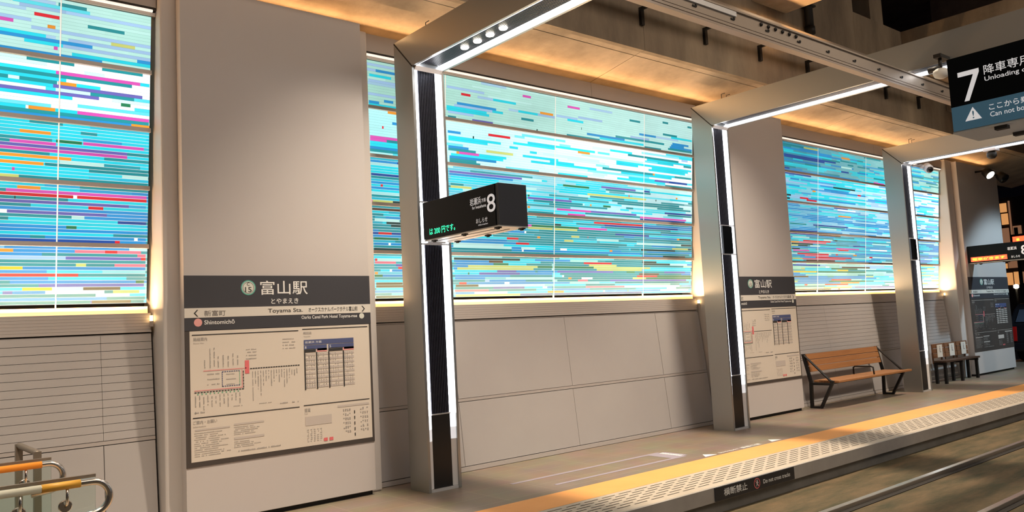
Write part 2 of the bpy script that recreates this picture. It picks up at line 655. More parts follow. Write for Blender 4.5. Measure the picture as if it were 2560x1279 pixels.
t = bpy.data.objects.new('ceiling', None)
COL.objects.link(t)
t.location = (8, 7.5, 5.1)
t['base'] = (8, 7.5, 5.1)
struct(t)
xs = [-3.5, 2.05, 8.05, 14.05, 20.05, 26.0]
for a, b in zip(xs[:-1], xs[1:]):
    m = MB()
    m.prism([(6.885, zs(6.885)), (8.4, zs(8.4)), (8.4, 5.3), (6.885, 5.3)], 'X', a + 0.006, b - 0.006)
    m.prism([(6.78, zs(6.78)), (6.872, zs(6.872)), (6.872, 5.3), (6.78, 5.3)], 'X', a + 0.004, b - 0.004)
    m.build('soffit', 'slab', t)
m = MB()
m.box(-3.5, 26, 6.8, 8.4, 5.302, 5.4)
m.build('soffit_back', 'joint_dark', t)

t = bpy.data.objects.new('girder', None)
COL.objects.link(t)
t.location = (8, 6.77, 5.2)
t['base'] = (8, 6.77, 5.2)
struct(t)
for a, b, zt in ((-3.5, 2.05, 7.9), (2.05, 8.05, 7.9), (8.05, 13.85, 7.9), (13.85, 15.70, 6.93), (15.70, 26.0, 6.93)):
    m = MB()
    m.box(a + 0.003, b - 0.003, 6.70, 6.779, 5.135, zt)
    m.build('girder_face', 'concrete', t)
m = MB()
m.box(14.55, 15.05, 6.72, 7.3, 6.94, 7.9)
m.build('bearing_block', 'concrete', t)

m = MB()
m.box(10.62, 11.57, -4, 6.695, 6.4, 7.9)
struct(m.build('crossbeam', 'slab'))
m = MB()
m.box(15.72, 17.2, -6, 6.695, 6.05, 6.93)
struct(m.build('crossbeam', 'concrete'))
m = MB()
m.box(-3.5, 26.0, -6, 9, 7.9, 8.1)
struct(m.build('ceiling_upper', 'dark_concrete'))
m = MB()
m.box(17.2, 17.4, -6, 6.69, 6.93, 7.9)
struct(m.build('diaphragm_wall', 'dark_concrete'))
# underside of the deck past the third portal
m = MB()
m.prism([(6.69, 5.6), (6.69, 5.75), (2.0, 6.4), (2.0, 6.25)], 'X', 17.5, 26.0)
struct(m.build('soffit_far', 'concrete'))

# ---------------------------------------------------------------- glass murals
def srgb(h):
    return s2l(tuple(int(h[i:i + 2], 16) / 255 for i in (0, 2, 4)))


PAL = {k: srgb(v) for k, v in dict(
    r='e0142c', m='dc4fb4', p='6a63b4', o='f2992a', y='c9cf72', Y='f7d21e', g='1b7a4e', k='123b3c', t='1a9199', c='1fdcee',
    b='2494d6', l='a5c9ee', n='1c489c', w='ffffff', a='c4f3ea', B='5a3222', s='f0738a').items()}
BARS = {
 (0, 0): '1,137,159,t 3,108,213,l 5,119,138,r 8,94,104,m 8,129,135,o 6,160,190,t 12,95,164,b 10,179,199,y 14,134,137,m 15,148,213,c 14,201,213,b 9,117,213,l 7,94,117,l 13,112,141,c 13,141,213,l 11,95,128,c 11,145,213,l 3,143,213,l 16,95,172,b',
 (0, 1): '0,172,206,t 0,114,150,t 3,95,136,c 3,136,204,m 3,204,212,c 4,95,197,t 5,95,144,c 6,95,101,t 6,109,137,t 6,138,152,o 6,152,171,c 7,95,134,c 7,134,206,p 9,95,170,p 8,163,199,t 10,96,149,c 8,136,163,a 10,188,196,g 14,96,114,c 14,116,136,o 14,136,153,c 14,153,212,m 15,96,212,t 16,96,197,b 16,197,213,o',
 (0, 2): '0,96,117,c 0,117,142,t 2,96,210,c 3,110,133,o 3,133,213,c 2,156,169,t 6,96,103,t 6,103,137,m 5,137,157,g 5,158,208,m 7,96,202,p 8,96,194,m 7,194,213,t 10,96,143,o 11,96,113,c 10,140,149,o 9,175,213,t 12,96,128,o 12,129,213,t 11,140,175,a 13,97,203,c 14,105,107,m 13,163,212,t 15,97,163,c 16,97,190,c 14,190,212,a 16,97,110,y 16,110,212,t',
 (0, 3): '1,97,109,c 1,109,126,o 1,126,156,c 0,156,212,t 2,101,211,m 3,97,151,r 3,151,154,w 3,154,211,r 4,97,147,t 4,147,211,c 4,107,108,k 5,97,196,p 6,97,119,t 6,119,211,c 6,163,175,r 7,97,211,b 8,97,178,p 8,99,102,w 8,178,211,b 9,97,150,t 9,150,160,a 9,160,211,b 10,167,173,g 10,97,103,t 10,103,187,c 10,187,211,n 11,97,198,c 12,146,154,g 12,97,146,b 12,154,211,c 13,97,211,b 15,119,130,t 15,97,119,b 15,130,211,b 16,103,145,t 16,98,103,c 15,145,201,b 15,201,204,w 16,158,188,m 16,188,211,b 16,98,185,n 16,185,189,r',
 (0, 4): '1,98,107,o 1,107,153,b 1,153,207,s 1,177,187,r 2,98,128,b 2,128,204,t 2,204,211,s 3,98,146,l 3,146,207,p 3,207,211,r 4,98,211,t 5,98,154,t 5,154,162,y 5,162,185,t 5,185,211,s 6,98,114,Y 6,114,211,b 8,98,156,r 8,156,211,t 9,98,133,b 9,133,195,c 8,195,211,t 10,98,105,t 10,105,203,b 10,203,210,g 11,98,126,t 11,126,210,p 12,98,114,c 12,114,136,Y 12,136,160,a 12,160,190,B 12,190,211,c 13,100,107,p 13,107,131,b 13,131,177,w 13,177,184,t 13,184,206,y 14,98,170,t 14,170,198,w 14,198,211,c 15,98,179,b 15,179,211,t 16,98,142,l 16,142,202,p 16,202,210,b 16,98,166,t 16,167,199,B 16,199,210,t',
 (1, 0): '6,565,579,r 2,662,676,m 4,544,600,l 10,559,619,b 11,555,613,l 12,544,604,c 13,544,608,c 6,614,651,c 11,613,630,c 9,655,688,c 8,692,715,o 9,688,719,l 12,660,681,t 16,582,614,p 14,546,584,l 16,546,558,t 16,686,688,k 3,741,764,m 8,731,750,c 9,741,771,c 7,761,808,l 4,864,887,t 2,937,950,t 2,996,1006,t 12,767,768,k 14,778,854,b 10,885,922,b 13,835,916,t 15,803,895,c 8,938,971,t 9,957,1007,c 12,960,999,b 13,957,988,b 14,954,1007,b 16,740,803,t 13,895,941,t 15,950,1007,t 16,895,934,t 8,721,760,l 12,866,907,l 3,448,485,b 5,440,468,c 7,439,485,l 14,459,471,b 15,440,453,b 12,439,485,l 16,440,486,c',
 (1, 1): '4,546,565,b 3,607,642,r 6,547,627,c 7,547,606,c 5,583,585,k 10,547,577,b 11,547,588,t 12,559,563,o 12,563,593,m 12,593,636,c 7,641,655,c 5,647,719,c 4,671,719,c 10,604,647,y 8,675,687,c 10,663,719,c 13,551,631,c 14,549,620,b 15,549,589,t 16,549,595,t 12,677,719,c 11,710,719,c 11,622,636,a 4,720,794,c 5,761,784,o 2,824,870,c 6,768,894,a 3,861,975,t 4,902,1006,c 7,837,1006,c 5,926,963,c 5,963,987,w 5,987,1006,t 8,837,883,c 8,913,998,c 9,906,991,c 10,721,725,c 11,721,754,c 12,721,797,c 13,721,780,a 11,809,1006,t 12,847,959,c 11,916,920,o 11,920,966,c 14,920,953,p 14,953,996,n 14,863,920,c 15,839,944,c 16,944,1007,t 2,982,997,l 0,464,487,o 3,480,488,b 4,470,480,b 6,457,459,r 10,442,482,m 10,482,489,n 11,442,463,m 11,463,489,t 12,442,489,c 13,442,490,c 14,442,490,b 15,442,490,t',
 (1, 2): '2,549,662,p 3,549,647,b 4,551,624,c 5,551,618,c 7,551,570,t 8,551,582,y 2,662,696,a 2,696,705,c 9,672,675,g 10,672,717,p 11,672,682,c 11,682,717,t 14,672,676,o 16,673,690,w 16,690,717,c 16,673,717,t 3,734,783,g 2,807,878,p 4,737,816,c 3,816,911,t 5,730,871,c 2,896,909,n 6,727,854,c 6,780,901,y 5,863,865,r 4,969,973,o 6,922,924,k 5,955,997,c 2,910,1007,c 8,829,977,t 10,719,750,p 11,719,771,t 9,840,987,t 11,785,788,o 11,811,826,g 11,858,873,t 10,926,1005,t 12,846,864,c 14,723,787,m 14,787,880,p 15,880,994,m 12,943,1007,n 16,743,776,m 15,776,888,t 16,888,991,n 13,950,1007,t 13,869,915,c 1,443,490,b 1,477,490,n 3,443,491,c 4,444,491,c 6,444,492,n 7,444,492,t 9,444,492,b 10,456,459,r 11,444,493,b 12,445,493,c 14,445,494,t 16,445,494,m 16,446,472,y 16,472,495,k',
 (1, 3): '4,673,679,m 4,679,733,g 5,673,716,y 7,670,717,t 7,667,670,w 7,638,667,b 10,638,657,r 10,657,717,t 9,689,694,o 12,653,675,r 11,675,717,t 12,559,653,b 13,556,633,a 13,633,717,c 14,556,686,a 14,686,717,c 15,556,646,t 14,646,662,b 15,663,666,w 15,666,717,b 16,556,675,t 16,675,717,b 16,556,717,t 11,575,638,b 1,793,893,r 1,893,1007,b 2,719,759,c 3,719,731,k 3,731,807,c 2,814,893,n 2,893,974,n 4,718,764,g 4,764,819,m 3,823,957,t 5,718,761,y 5,761,807,t 6,718,836,t 6,836,908,n 6,908,1007,c 8,750,765,y 8,781,782,r 7,719,854,t 8,854,972,t 7,972,978,o 7,978,1006,k 10,737,754,y 10,754,799,c 9,799,843,a 9,843,881,t 10,881,982,a 10,982,1007,k 11,729,860,t 14,730,742,w 14,742,824,c 14,825,830,o 13,868,888,t 13,890,961,k 12,961,999,y 12,999,1007,k 13,937,968,k 13,968,1007,t 15,897,1002,t 16,962,980,k 15,718,889,b 16,718,893,b 16,893,940,b 16,940,992,k 16,718,822,t 16,822,893,c 1,446,495,B 2,447,460,c 3,460,495,c 4,447,449,t 5,449,481,a 3,481,494,n 6,464,492,k 7,470,495,k 9,447,454,b 10,447,455,n 10,454,471,r 10,471,497,n 12,449,480,g 11,480,497,b 14,467,470,w 14,449,467,b 14,470,497,b 15,449,497,t 16,449,497,k',
 (1, 4): '1,557,660,k 2,557,610,b 2,610,632,B 2,632,695,c 2,695,717,t 3,560,617,b 3,617,641,g 3,641,671,c 3,671,715,t 4,557,578,b 4,578,690,y 4,690,716,g 5,557,562,b 5,562,683,y 5,683,715,t 6,558,623,c 6,623,654,p 6,654,686,b 6,690,717,b 7,578,580,g 7,595,660,p 7,660,716,b 8,559,578,c 8,559,644,b 8,644,716,t 9,559,604,b 10,604,611,l 10,611,670,b 10,670,716,t 11,565,576,r 11,576,635,b 11,635,643,w 11,643,716,b 12,560,594,B 12,594,703,a 13,559,617,t 13,617,668,p 13,668,699,c 13,699,707,w 13,707,716,b 14,559,610,s 14,610,688,t 14,688,716,c 15,560,588,b 15,588,640,w 15,640,708,c 15,708,730,o 16,560,618,c 16,618,716,t 16,560,661,y 16,661,716,n 1,816,893,t 1,893,925,k 1,925,1006,c 2,774,829,r 2,718,774,t 2,829,895,t 2,895,956,k 2,956,997,a 3,718,784,t 3,784,839,y 3,839,988,t 4,718,793,g 4,793,911,y 4,911,1006,c 5,718,799,t 5,799,893,y 5,898,1006,c 6,725,832,p 6,832,860,t 6,860,877,g 6,877,943,t 6,943,992,p 6,992,1006,b 6,718,725,b 7,730,887,t 7,887,931,B 7,931,983,t 7,983,1006,b 8,734,737,w 8,737,882,t 8,882,927,r 8,927,1006,g 9,745,751,o 9,718,745,t 9,751,770,t 9,770,791,w 9,791,873,t 9,873,902,y 9,902,1006,g 10,763,782,s 10,725,763,t 10,782,826,t 10,826,995,p 11,995,1006,c 12,734,836,t 11,836,1002,t 13,778,856,s 12,718,778,c 13,856,979,w 12,979,1006,c 14,786,880,t 14,880,949,c 14,949,971,w 14,971,1006,t 14,718,786,b 15,718,737,o 15,737,812,c 15,816,861,b 15,865,934,b 15,934,1000,w 16,721,830,c 16,830,911,p 16,911,1006,t 16,718,893,n 16,893,1006,c 2,450,453,r 2,453,498,a 3,450,477,s 5,480,499,r 4,477,498,p 6,469,472,w 6,472,496,b 6,496,498,k 7,450,454,o 8,454,499,b 8,450,460,g 11,452,486,B 12,452,500,B 13,452,500,c 16,452,500,b 16,452,500,k',
 (2, 0): '1,1262,1307,n 1,1262,1329,t 3,1263,1428,b 1,1330,1377,y 2,1428,1460,c 3,1464,1496,o 7,1265,1443,n 8,1265,1402,n 5,1264,1428,c 5,1460,1493,t 7,1488,1510,t 12,1351,1492,n 15,1267,1283,n 12,1267,1463,c 9,1463,1504,a 16,1267,1533,b 10,1536,1598,c 10,1266,1387,b 13,1267,1408,c 16,1592,1637,m',
 (2, 1): '0,1269,1355,n 0,1418,1480,n 3,1286,1315,b 5,1271,1342,l 8,1281,1340,c 11,1290,1323,c 9,1360,1371,o 14,1318,1346,r 15,1340,1375,r 13,1275,1288,k 15,1275,1285,k 5,1434,1517,k 7,1401,1450,b 8,1426,1562,b 8,1527,1540,r 11,1355,1562,c 13,1355,1562,c 0,1385,1562,c 2,1385,1622,c 2,1271,1385,c 14,1385,1519,b',
 (2, 2): '1,1279,1318,b 0,1437,1489,n 3,1321,1382,b 1,1450,1519,w 5,1453,1501,o 8,1326,1424,b 9,1354,1548,b 4,1382,1589,c 7,1281,1382,t 7,1281,1450,b 9,1382,1653,b 3,1279,1323,b 2,1382,1450,c 12,1363,1489,n 13,1371,1478,t 10,1512,1583,b 14,1387,1446,a 16,1286,1378,n 14,1464,1630,b 9,1423,1620,b 12,1285,1339,t 12,1493,1555,a',
 (2, 3): '0,1287,1378,n 0,1382,1462,B 4,1329,1425,r 5,1289,1314,o 5,1314,1409,s 6,1290,1362,k 7,1290,1312,y 7,1312,1344,k 9,1292,1318,k 8,1446,1533,m 10,1296,1350,m 9,1453,1492,r 12,1310,1418,r 13,1335,1418,s 13,1294,1335,b 15,1294,1372,y 14,1372,1503,r 15,1327,1480,s 16,1340,1441,B 12,1444,1452,r 12,1510,1524,o 13,1575,1588,r 3,1439,1450,k 6,1510,1560,n 8,1294,1446,b 7,1387,1510,c 11,1383,1517,a 8,1578,1650,w 11,1517,1669,b 3,1290,1400,c 6,1383,1493,t 2,1493,1647,c',
 (2, 4): '1,1295,1387,n 2,1407,1421,w 2,1467,1577,B 3,1428,1527,g 4,1451,1491,Y 4,1491,1675,t 5,1297,1375,Y 5,1375,1560,g 6,1297,1319,b 7,1297,1338,b 8,1299,1347,B 8,1347,1414,b 8,1437,1560,b 9,1300,1604,b 10,1317,1428,b 10,1428,1503,r 11,1311,1419,b 11,1419,1560,g 12,1462,1535,o 13,1334,1344,r 12,1301,1462,b 13,1405,1491,r 14,1302,1405,t 15,1505,1661,b 16,1303,1362,o 16,1303,1427,B 16,1453,1460,r 15,1401,1505,y 15,1518,1683,p 3,1335,1428,c 6,1378,1488,a',
}

Z1, ZB = 4.61, 1.965
RP, RH, NS = 0.529, 0.499, 17


def ya(z):
    return 7.8 - (z - ZB) * 0.25 / (Z1 - ZB)


def mix(a, b, f):
    return tuple(x * (1 - f) + y * f for x, y in zip(a, b))


#   background left / right, odds of a run of the background, palette of runs
STYLE = {
    (0, 0): ('c4f3ea', 'b8ecdf', 0.86, 'allc'), (0, 1): ('f4ffff', 'ffffff', 0.78, 'cca'), (0, 2): ('35d5e8', '27bfe0', 0.45, 'ccccbtc'),
    (0, 3): ('2fb9dc', '2a8fd4', 0.40, 'ccbbt'), (0, 4): ('7cc4ea', '9fe8d8', 0.35, 'cbbtatc'),
    (1, 0): ('b2e6d6', 'c6f3ee', 0.90, 'aall'), (1, 1): ('b5f4f4', 'ffffff', 0.80, 'caac'), (1, 2): ('25c2dc', 'd8fafb', 0.55, 'ccta'),
    (1, 3): ('29b4ce', '35aab6', 0.40, 'ccttbt'), (1, 4): ('60cde0', 'c4f0cc', 0.35, 'cctbtta'),
    (2, 0): ('2f9db8', 'b8ecdf', 0.60, 'ctbc'), (2, 1): ('6fcfe4', 'ecfcfe', 0.50, 'ccbl'), (2, 2): ('48b8e0', 'e8fbfe', 0.50, 'ccbb'),
    (2, 3): ('48b8bc', '3490dc', 0.45, 'ccbta'), (2, 4): ('b5ecc0', '9fdcf2', 0.45, 'cayltc')}


def stripes(bay, rowi, x0, x1):
    """for each of the 17 stripes of a row: list of (xa, xb, colour)"""
    bl, br_, odds, runs = STYLE[(bay, rowi)]
    bl, br_ = srgb(bl), srgb(br_)
    rnd = random.Random(bay * 100 + rowi)
    segs = [[] for _ in range(NS)]
    xv = max(x0, 0.9) if bay == 0 else x0
    for s in range(NS):
        x = x0
        while x < x1:
            f = min(1, max(0, (x - xv) / (x1 - xv)))
            base = mix(bl, br_, f)
            if rnd.random() < odds:
                ln = rnd.uniform(0.25, 0.6)
                j = 1 + (rnd.uniform(-0.08, 0.04) if rowi > 1 else rnd.uniform(-0.03, 0.02))
                c = tuple(v * j for v in base)
            else:
                ln = rnd.uniform(0.2, 1.1) * (1.0 if rowi > 1 else 0.8)
                c = PAL[rnd.choice(runs)]
                c = mix(c, base, rnd.uniform(0.0, 0.3))
            segs[s].append((x, min(x + ln, x1), c))
            x += ln
    for rec in BARS.get((bay, rowi), '').split():
        st, a, b, k = rec.split(',')
        st, a, b = int(st), int(a) / 100, int(b) / 100
        if bay == 0 and a < 1.0:
            a -= 0.4
        a, b = max(a, x0), min(b, x1)
        if b <= a:
            continue
        jit = 1 + rnd.uniform(-0.1, 0.08)
        c = tuple(v * jit for v in PAL[k])
        out = []
        for p, q, cc in segs[st]:
            if q <= a or p >= b:
                out.append((p, q, cc))
            else:
                if p < a:
                    out.append((p, a, cc))
                if q > b:
                    out.append((b, q, cc))
        out.append((a, b, c))
        segs[st] = sorted(out)
    return segs


def mural(bay, x0, x1, seams, label):
    t = thing('glass_mural', label, 'mural', ((x0 + x1) / 2, 7.8, ZB), 'backlit striped murals along the station wall')
    xs = [x0] + seams + [x1]
    for rowi in range(5):
        segs = stripes(bay, rowi, x0, x1)
        zt = Z1 - rowi * RP
        gapc = (1.0, 1.0, 0.97) if bay == 0 else (0.72, 0.95, 0.95)
        for ci, (a, b) in enumerate(zip(xs[:-1], xs[1:])):
            # the tubes behind each pane are not equally bright
            lum = (0.92, 1.18, 1.08, 0.94, 1.06)[rowi] * ((1.06, 1.06, 1.06), (0.92, 1.0, 1.08, 0.96), (0.80, 0.92, 1.08, 1.15))[bay][ci]
            m = MB()
            a2, b2 = a + 0.006, b - 0.006
            for s in range(NS):
                h = RH / NS
                za, zb = zt - s * h, zt - (s + 1) * h
                zg = zb + 0.0034 if rowi > 1 else zb + 0.001
                for p, q, c in segs[s]:
                    p, q = max(p, a2), min(q, b2)
                    if q - p < 0.002:
                        continue
                    m.c = tuple(v * lum for v in c)
                    m.face([(p, ya(zg), zg), (q, ya(zg), zg), (q, ya(za), za), (p, ya(za), za)])
                if rowi > 1:
                    m.c = gapc
                    m.face([(a2, ya(zb), zb), (b2, ya(zb), zb), (b2, ya(zg), zg), (a2, ya(zg), zg)])
            zb = zt - RH
            m.c = (0.05, 0.12, 0.12)
            T = 0.02
            A = [(a2, ya(zb), zb), (b2, ya(zb), zb), (b2, ya(zt), zt), (a2, ya(zt), zt)]
            B = [(p[0], p[1] + T, p[2]) for p in A]
            m.face(B[::-1])
            for i in range(4):
                j = (i + 1) % 4
                m.face([A[j], A[i], B[i], B[j]])
            m.build('glass_panel', 'backlit_glass', t)
    for sx in seams:
        m = MB()
        m.prism([(ya(ZB) - 0.001, ZB), (ya(Z1) - 0.001, Z1), (ya(Z1) + 0.02, Z1), (ya(ZB) + 0.02, ZB)], 'X', sx - 0.004, sx + 0.004)
        m.build('mullion', 'slot_light', t)
    for rowi in range(4):
        zt = Z1 - rowi * RP - RH
        m = MB()
        m.prism([(ya(zt) - 0.026, zt + 0.003), (ya(zt) - 0.030, zt - 0.034), (ya(zt) - 0.002, zt - 0.036), (ya(zt) + 0.018, zt - 0.029), (ya(zt) + 0.018, zt - 0.001), (ya(zt) - 0.002, zt + 0.006)], 'X', x0, x1)
        m.build('ledge', 'rail_beige', t)
    m = MB()
    m.box(x0, x1, 7.785, 7.80, 1.901, 1.963)
    m.build('cove_strip', 'cove_light', t)


mural(0, -2.6, 2.13, [-0.38, 1.39], 'backlit striped glass mural at the left edge, left of the nearest pillar')
mural(1, 4.33, 10.09, [5.42, 7.19, 8.96], 'widest backlit striped glass mural, behind the nearest light portal')
mural(2, 12.36, 18.97, [13.79, 15.6, 17.4], 'backlit striped glass mural above the long slatted bench')

# small warm uplights where the ledges meet the pillars
for (X, Y, Z), tx, lab in (((2.125, 7.69, 1.775), 2.16, 'small warm uplight at the left mural, against the nearest pillar'),
                            ((10.085, 7.69, 1.775), 10.12, 'small warm uplight just left of the second portal'),
                            ((18.955, 7.69, 1.775), 19.0, 'small warm uplight at the farthest pillar, brightly lighting its side')):
    t = thing('uplight', lab, 'light', (X, Y, Z), 'warm uplights on the ledge')
    m = MB()
    m.box(X - 0.004, X + 0.022, Y - 0.02, Y + 0.01, Z, Z + 0.05)
    m.build('housing', 'rail_beige', t)
    m = MB()
    m.box(X - 0.002, X + 0.02, Y - 0.018, Y + 0.008, Z + 0.051, Z + 0.10)
    m.build('lamp', 'glow_warm', t)
    lamp('uplight_lamp', 'SPOT', (X - 0.07, Y - 0.05, Z + 0.13), 12, (1.0, 0.50, 0.16), 0.03, (tx + 0.02, Y - 0.03, 3.6), math.radians(75), 0.9)

# ---------------------------------------------------------------- portal frames
YF, YB = 6.86, 7.20
ZI, ZO = 4.36, 4.70
OF, OB = 0.30, -0.04     # the columns on the opposite platform


def portal(X, w, label, plate):
    t = thing('portal_frame', label, 'portal', (X + w / 2, 7.0, 0), 'light portals across the tracks')
    f = 0.03

    def column(yf, yb, name):
        m = MB()
        poly = [(yf, 0), (yb, 0), (yb, ZO), (yf, ZI)]
        m.prism(poly, 'X', X, X + f)
        m.prism(poly, 'X', X + w - f, X + w)
        s = 1 if yb > yf else -1
        m.prism([(yb - s * 0.03, 0), (yb, 0), (yb, ZO), (yb - s * 0.03, ZO - 0.03)], 'X', X + f, X + w - f)
        o = m.build(name, 'silver', t)
        m = MB()
        ribs(m, yf, s)
        m.build('ribbed_panel', 'rib_dark', o)
        m = MB()
        m.box(X + 0.088, X + w - 0.088, yf + s * 0.036, yf + s * 0.075, 0.03, 0.755)
        m.build('kick_plate', 'kick_black', o)
        m = MB()
        m.box(X + f, X + w - f, yf + s * 0.01, yf + s * 0.03, 0.0, 0.028)
        m.build('base_trim', 'silver_lip', o)
        m = MB()
        m.box(X + 0.085, X + w - 0.085, yf + s * 0.025, yf + s * 0.04, 0.757, 0.768)
        m.build('plate_trim', 'silver_lip', o)
        for side in (0, 1):
            m = MB()
            diff(m, side, yf, s, 0.76, ZI - 0.01)
            m.build('light_strip', 'led', o)
            m = MB()
            diff(m, side, yf, s, 0.62, 0.759)
            m.cur = 1
            diff(m, side, yf, s, 0.50, 0.619)
            m.build('fading_strip', ['led_mid', 'led_low'], o)
            m = MB()
            diff(m, side, yf, s, 0.03, 0.499)
            m.build('lower_diffuser', 'diffuser_off', o)
        return o

    def ribs(m, yf, s):
        a, b = X + 0.088, X + w - 0.088
        m.box(a, b, yf + s * 0.05, yf + s * 0.075, 0.77, ZI)
        n = 11
        for i in range(n):
            c = a + (i + 0.5) * (b - a) / n
            m.box(c - 0.005, c + 0.005, yf + s * 0.036, yf + s * 0.05, 0.77, ZI)

    def diff(m, side, yf, s, z0, z1):
        if side == 0:
            p = [(X + f + 0.001, yf + s * 0.016), (X + 0.085, yf + s * 0.036), (X + 0.085, yf + s * 0.05), (X + f + 0.001, yf + s * 0.05)]
        else:
            q = X + w
            p = [(q - f - 0.001, yf + s * 0.016), (q - 0.085, yf + s * 0.036), (q - 0.085, yf + s * 0.05), (q - f - 0.001, yf + s * 0.05)]
        m.prism(p, 'Z', z0, z1)

    c1 = column(YF, YB, 'column')
    column(OF, OB, 'column')
    # beam
    m = MB()
    poly = [(YF, ZI + 0.004), (YB, ZO + 0.004), (OB, ZO + 0.004), (OF, ZI + 0.004)]
    m.prism(poly, 'X', X, X + f)
    m.prism(poly, 'X', X + w - f, X + w)
    m.box(X + f, X + w - f, OB + 0.04, YB - 0.04, ZO - 0.03, ZO + 0.004)
    b = m.build('beam', 'silver', t)
    m = MB()
    m.box(X + 0.088, X + w - 0.088, OF + 0.05, YF - 0.05, ZI + 0.05, ZI + 0.08)
    for i in range(11):
        c = X + 0.088 + (i + 0.5) * (w - 0.176) / 11
        m.box(c - 0.005, c + 0.005, OF + 0.05, YF - 0.05, ZI + 0.036, ZI + 0.05)
    m.build('ribbed_panel', 'rib_dark', b)
    for side in (0, 1):
        m = MB()
        if side == 0:
            p = [(X + f + 0.001, ZI + 0.018), (X + 0.085, ZI + 0.036), (X + 0.085, ZI + 0.05), (X + f + 0.001, ZI + 0.05)]
        else:
            q = X + w
            p = [(q - f - 0.001, ZI + 0.018), (q - 0.085, ZI + 0.036), (q - 0.085, ZI + 0.05), (q - f - 0.001, ZI + 0.05)]
        m.prism(p, 'Y', OF + 0.02, YF - 0.02)
        m.build('light_strip', 'led', b)
    # mitre plate in the corner
    m = MB()
    m.prism([(YF + 0.002, ZI - 0.035), (YF + 0.05, ZI + 0.0), (YF - 0.0, ZI + 0.05), (YF - 0.035, ZI + 0.002)], 'X', X + f, X + w - f)
    m.build('corner_plate', 'silver_lip', b)
    # dark seams along the mitres
    m = MB()
    for xa in (X - 0.0015,):
        m.prism([(YF - 0.006, ZI + 0.004), (YF + 0.006, ZI - 0.004), (YB + 0.001, ZO - 0.008), (YB - 0.009, ZO + 0.004)], 'X', xa, xa + 0.002)
    m.build('mitre_seam', 'joint_dark', b)
    for yy in ((5.59, 5.79, 5.99, 6.20) if plate == 'bracket' else ()):
        m = MB()
        m.lathe((X + w / 2, yy, ZI + 0.022), (0, 0, 1), [(0.036, 0.0), (0.040, 0.006), (0.040, 0.016)], 20)
        m.build('downlight', 'downlight', b)
        lamp('downlight_lamp', 'SPOT', (X + w / 2, yy, ZI - 0.01), 1.5, (1.0, 0.85, 0.66), 0.035, (X + w / 2, yy - 0.15, 0), math.radians(70), 0.6)
    m = MB()
    for xx in (X + 0.10, X + 0.22):
        m.tube([(xx, 6.72, ZO + 0.005), (xx, 6.72, ZO + 0.10), (xx, 6.66, ZO + 0.10)], 0.005, 6)
    m.build('anchor_rod', 'dark_steel', b)
    m = MB()
    if plate == 'bracket':
        m.box(X + 0.03, X + w - 0.03, YF - 0.006, YF + 0.006, 2.925, 2.94)
        m.box(X + 0.03, X + w - 0.03, YF - 0.006, YF + 0.006, 2.49, 2.505)
        m.box(X + 0.088, X + w - 0.088, YF - 0.03, YF + 0.034, 2.507, 2.923)
        m.build('sign_bracket', 'silver_lip', c1)
    else:
        m.box(X + 0.088, X + w - 0.088, YF + 0.002, YF + 0.034, 2.50, 2.90)
        m.build('cover_plate', 'sign_black', c1)
        m = MB()
        m.box(X + 0.03, X + w - 0.03, YF - 0.004, YF + 0.006, 2.902, 2.915)
        m.box(X + 0.03, X + w - 0.03, YF - 0.004, YF + 0.006, 2.485, 2.498)
        m.build('cover_trim', 'silver_lip', c1)
    return t


portal(4.50, 0.40, 'nearest silver light portal, its column carrying the platform 8 sign', 'bracket')
portal(9.60, 0.40, 'second silver light portal, standing before the smaller station name board', 'cover')
portal(15.56, 0.42, 'farthest silver light portal, right of the long slatted bench', 'cover')

# ---------------------------------------------------------------- overhead duct, tray, pipe
t = thing('overhead_duct', 'long beige cable duct hung under the portal beams, crossing the top right', 'duct', (8, 4.17, 4.25))
m = MB()
m.box(-3, 19.5, 4.05, 4.10, 4.215, 4.355)
m.build('duct_body', 'duct', t)
m = MB()
m.box(-3, 19.5, 4.04, 4.12, 4.150, 4.172)
m.box(-3, 19.5, 4.045, 4.11, 4.182, 4.206)
m.build('bottom_rail', 'duct', t)
m = MB()
m.box(-3, 19.5, 4.06, 4.10, 4.173, 4.181)
m.box(-3, 19.5, 4.06, 4.10, 4.207, 4.214)
m.build('shadow_gap', 'joint_dark', t)
m = MB()
m.box(-3, 19.5, 4.035, 4.05, 4.335, 4.352)
m.build('top_lip', 'duct', t)
for k in range(22):
    m = MB()
    x = 5.0 + 0.55 * k
    m.box(x - 0.028, x + 0.028, 4.042, 4.05, 4.250, 4.264)
    m.box(x + 0.01, x + 0.028, 4.038, 4.05, 4.258, 4.274)
    m.build('clip', 'dark_steel', t)
m = MB()
m.box(5.2, 6.15, 4.036, 4.05, 4.285, 4.33)
m.build('nameplate', 'silver_lip', t)
for k in range(6):
    m = MB()
    x = 6.55 + 0.12 * k
    m.lathe((x, 4.049, 4.30), (0, -1, 0), [(0.018, 0), (0.018, 0.01), (0.008, 0.02)], 10)
    m.build('bolt', 'dark_steel', t)

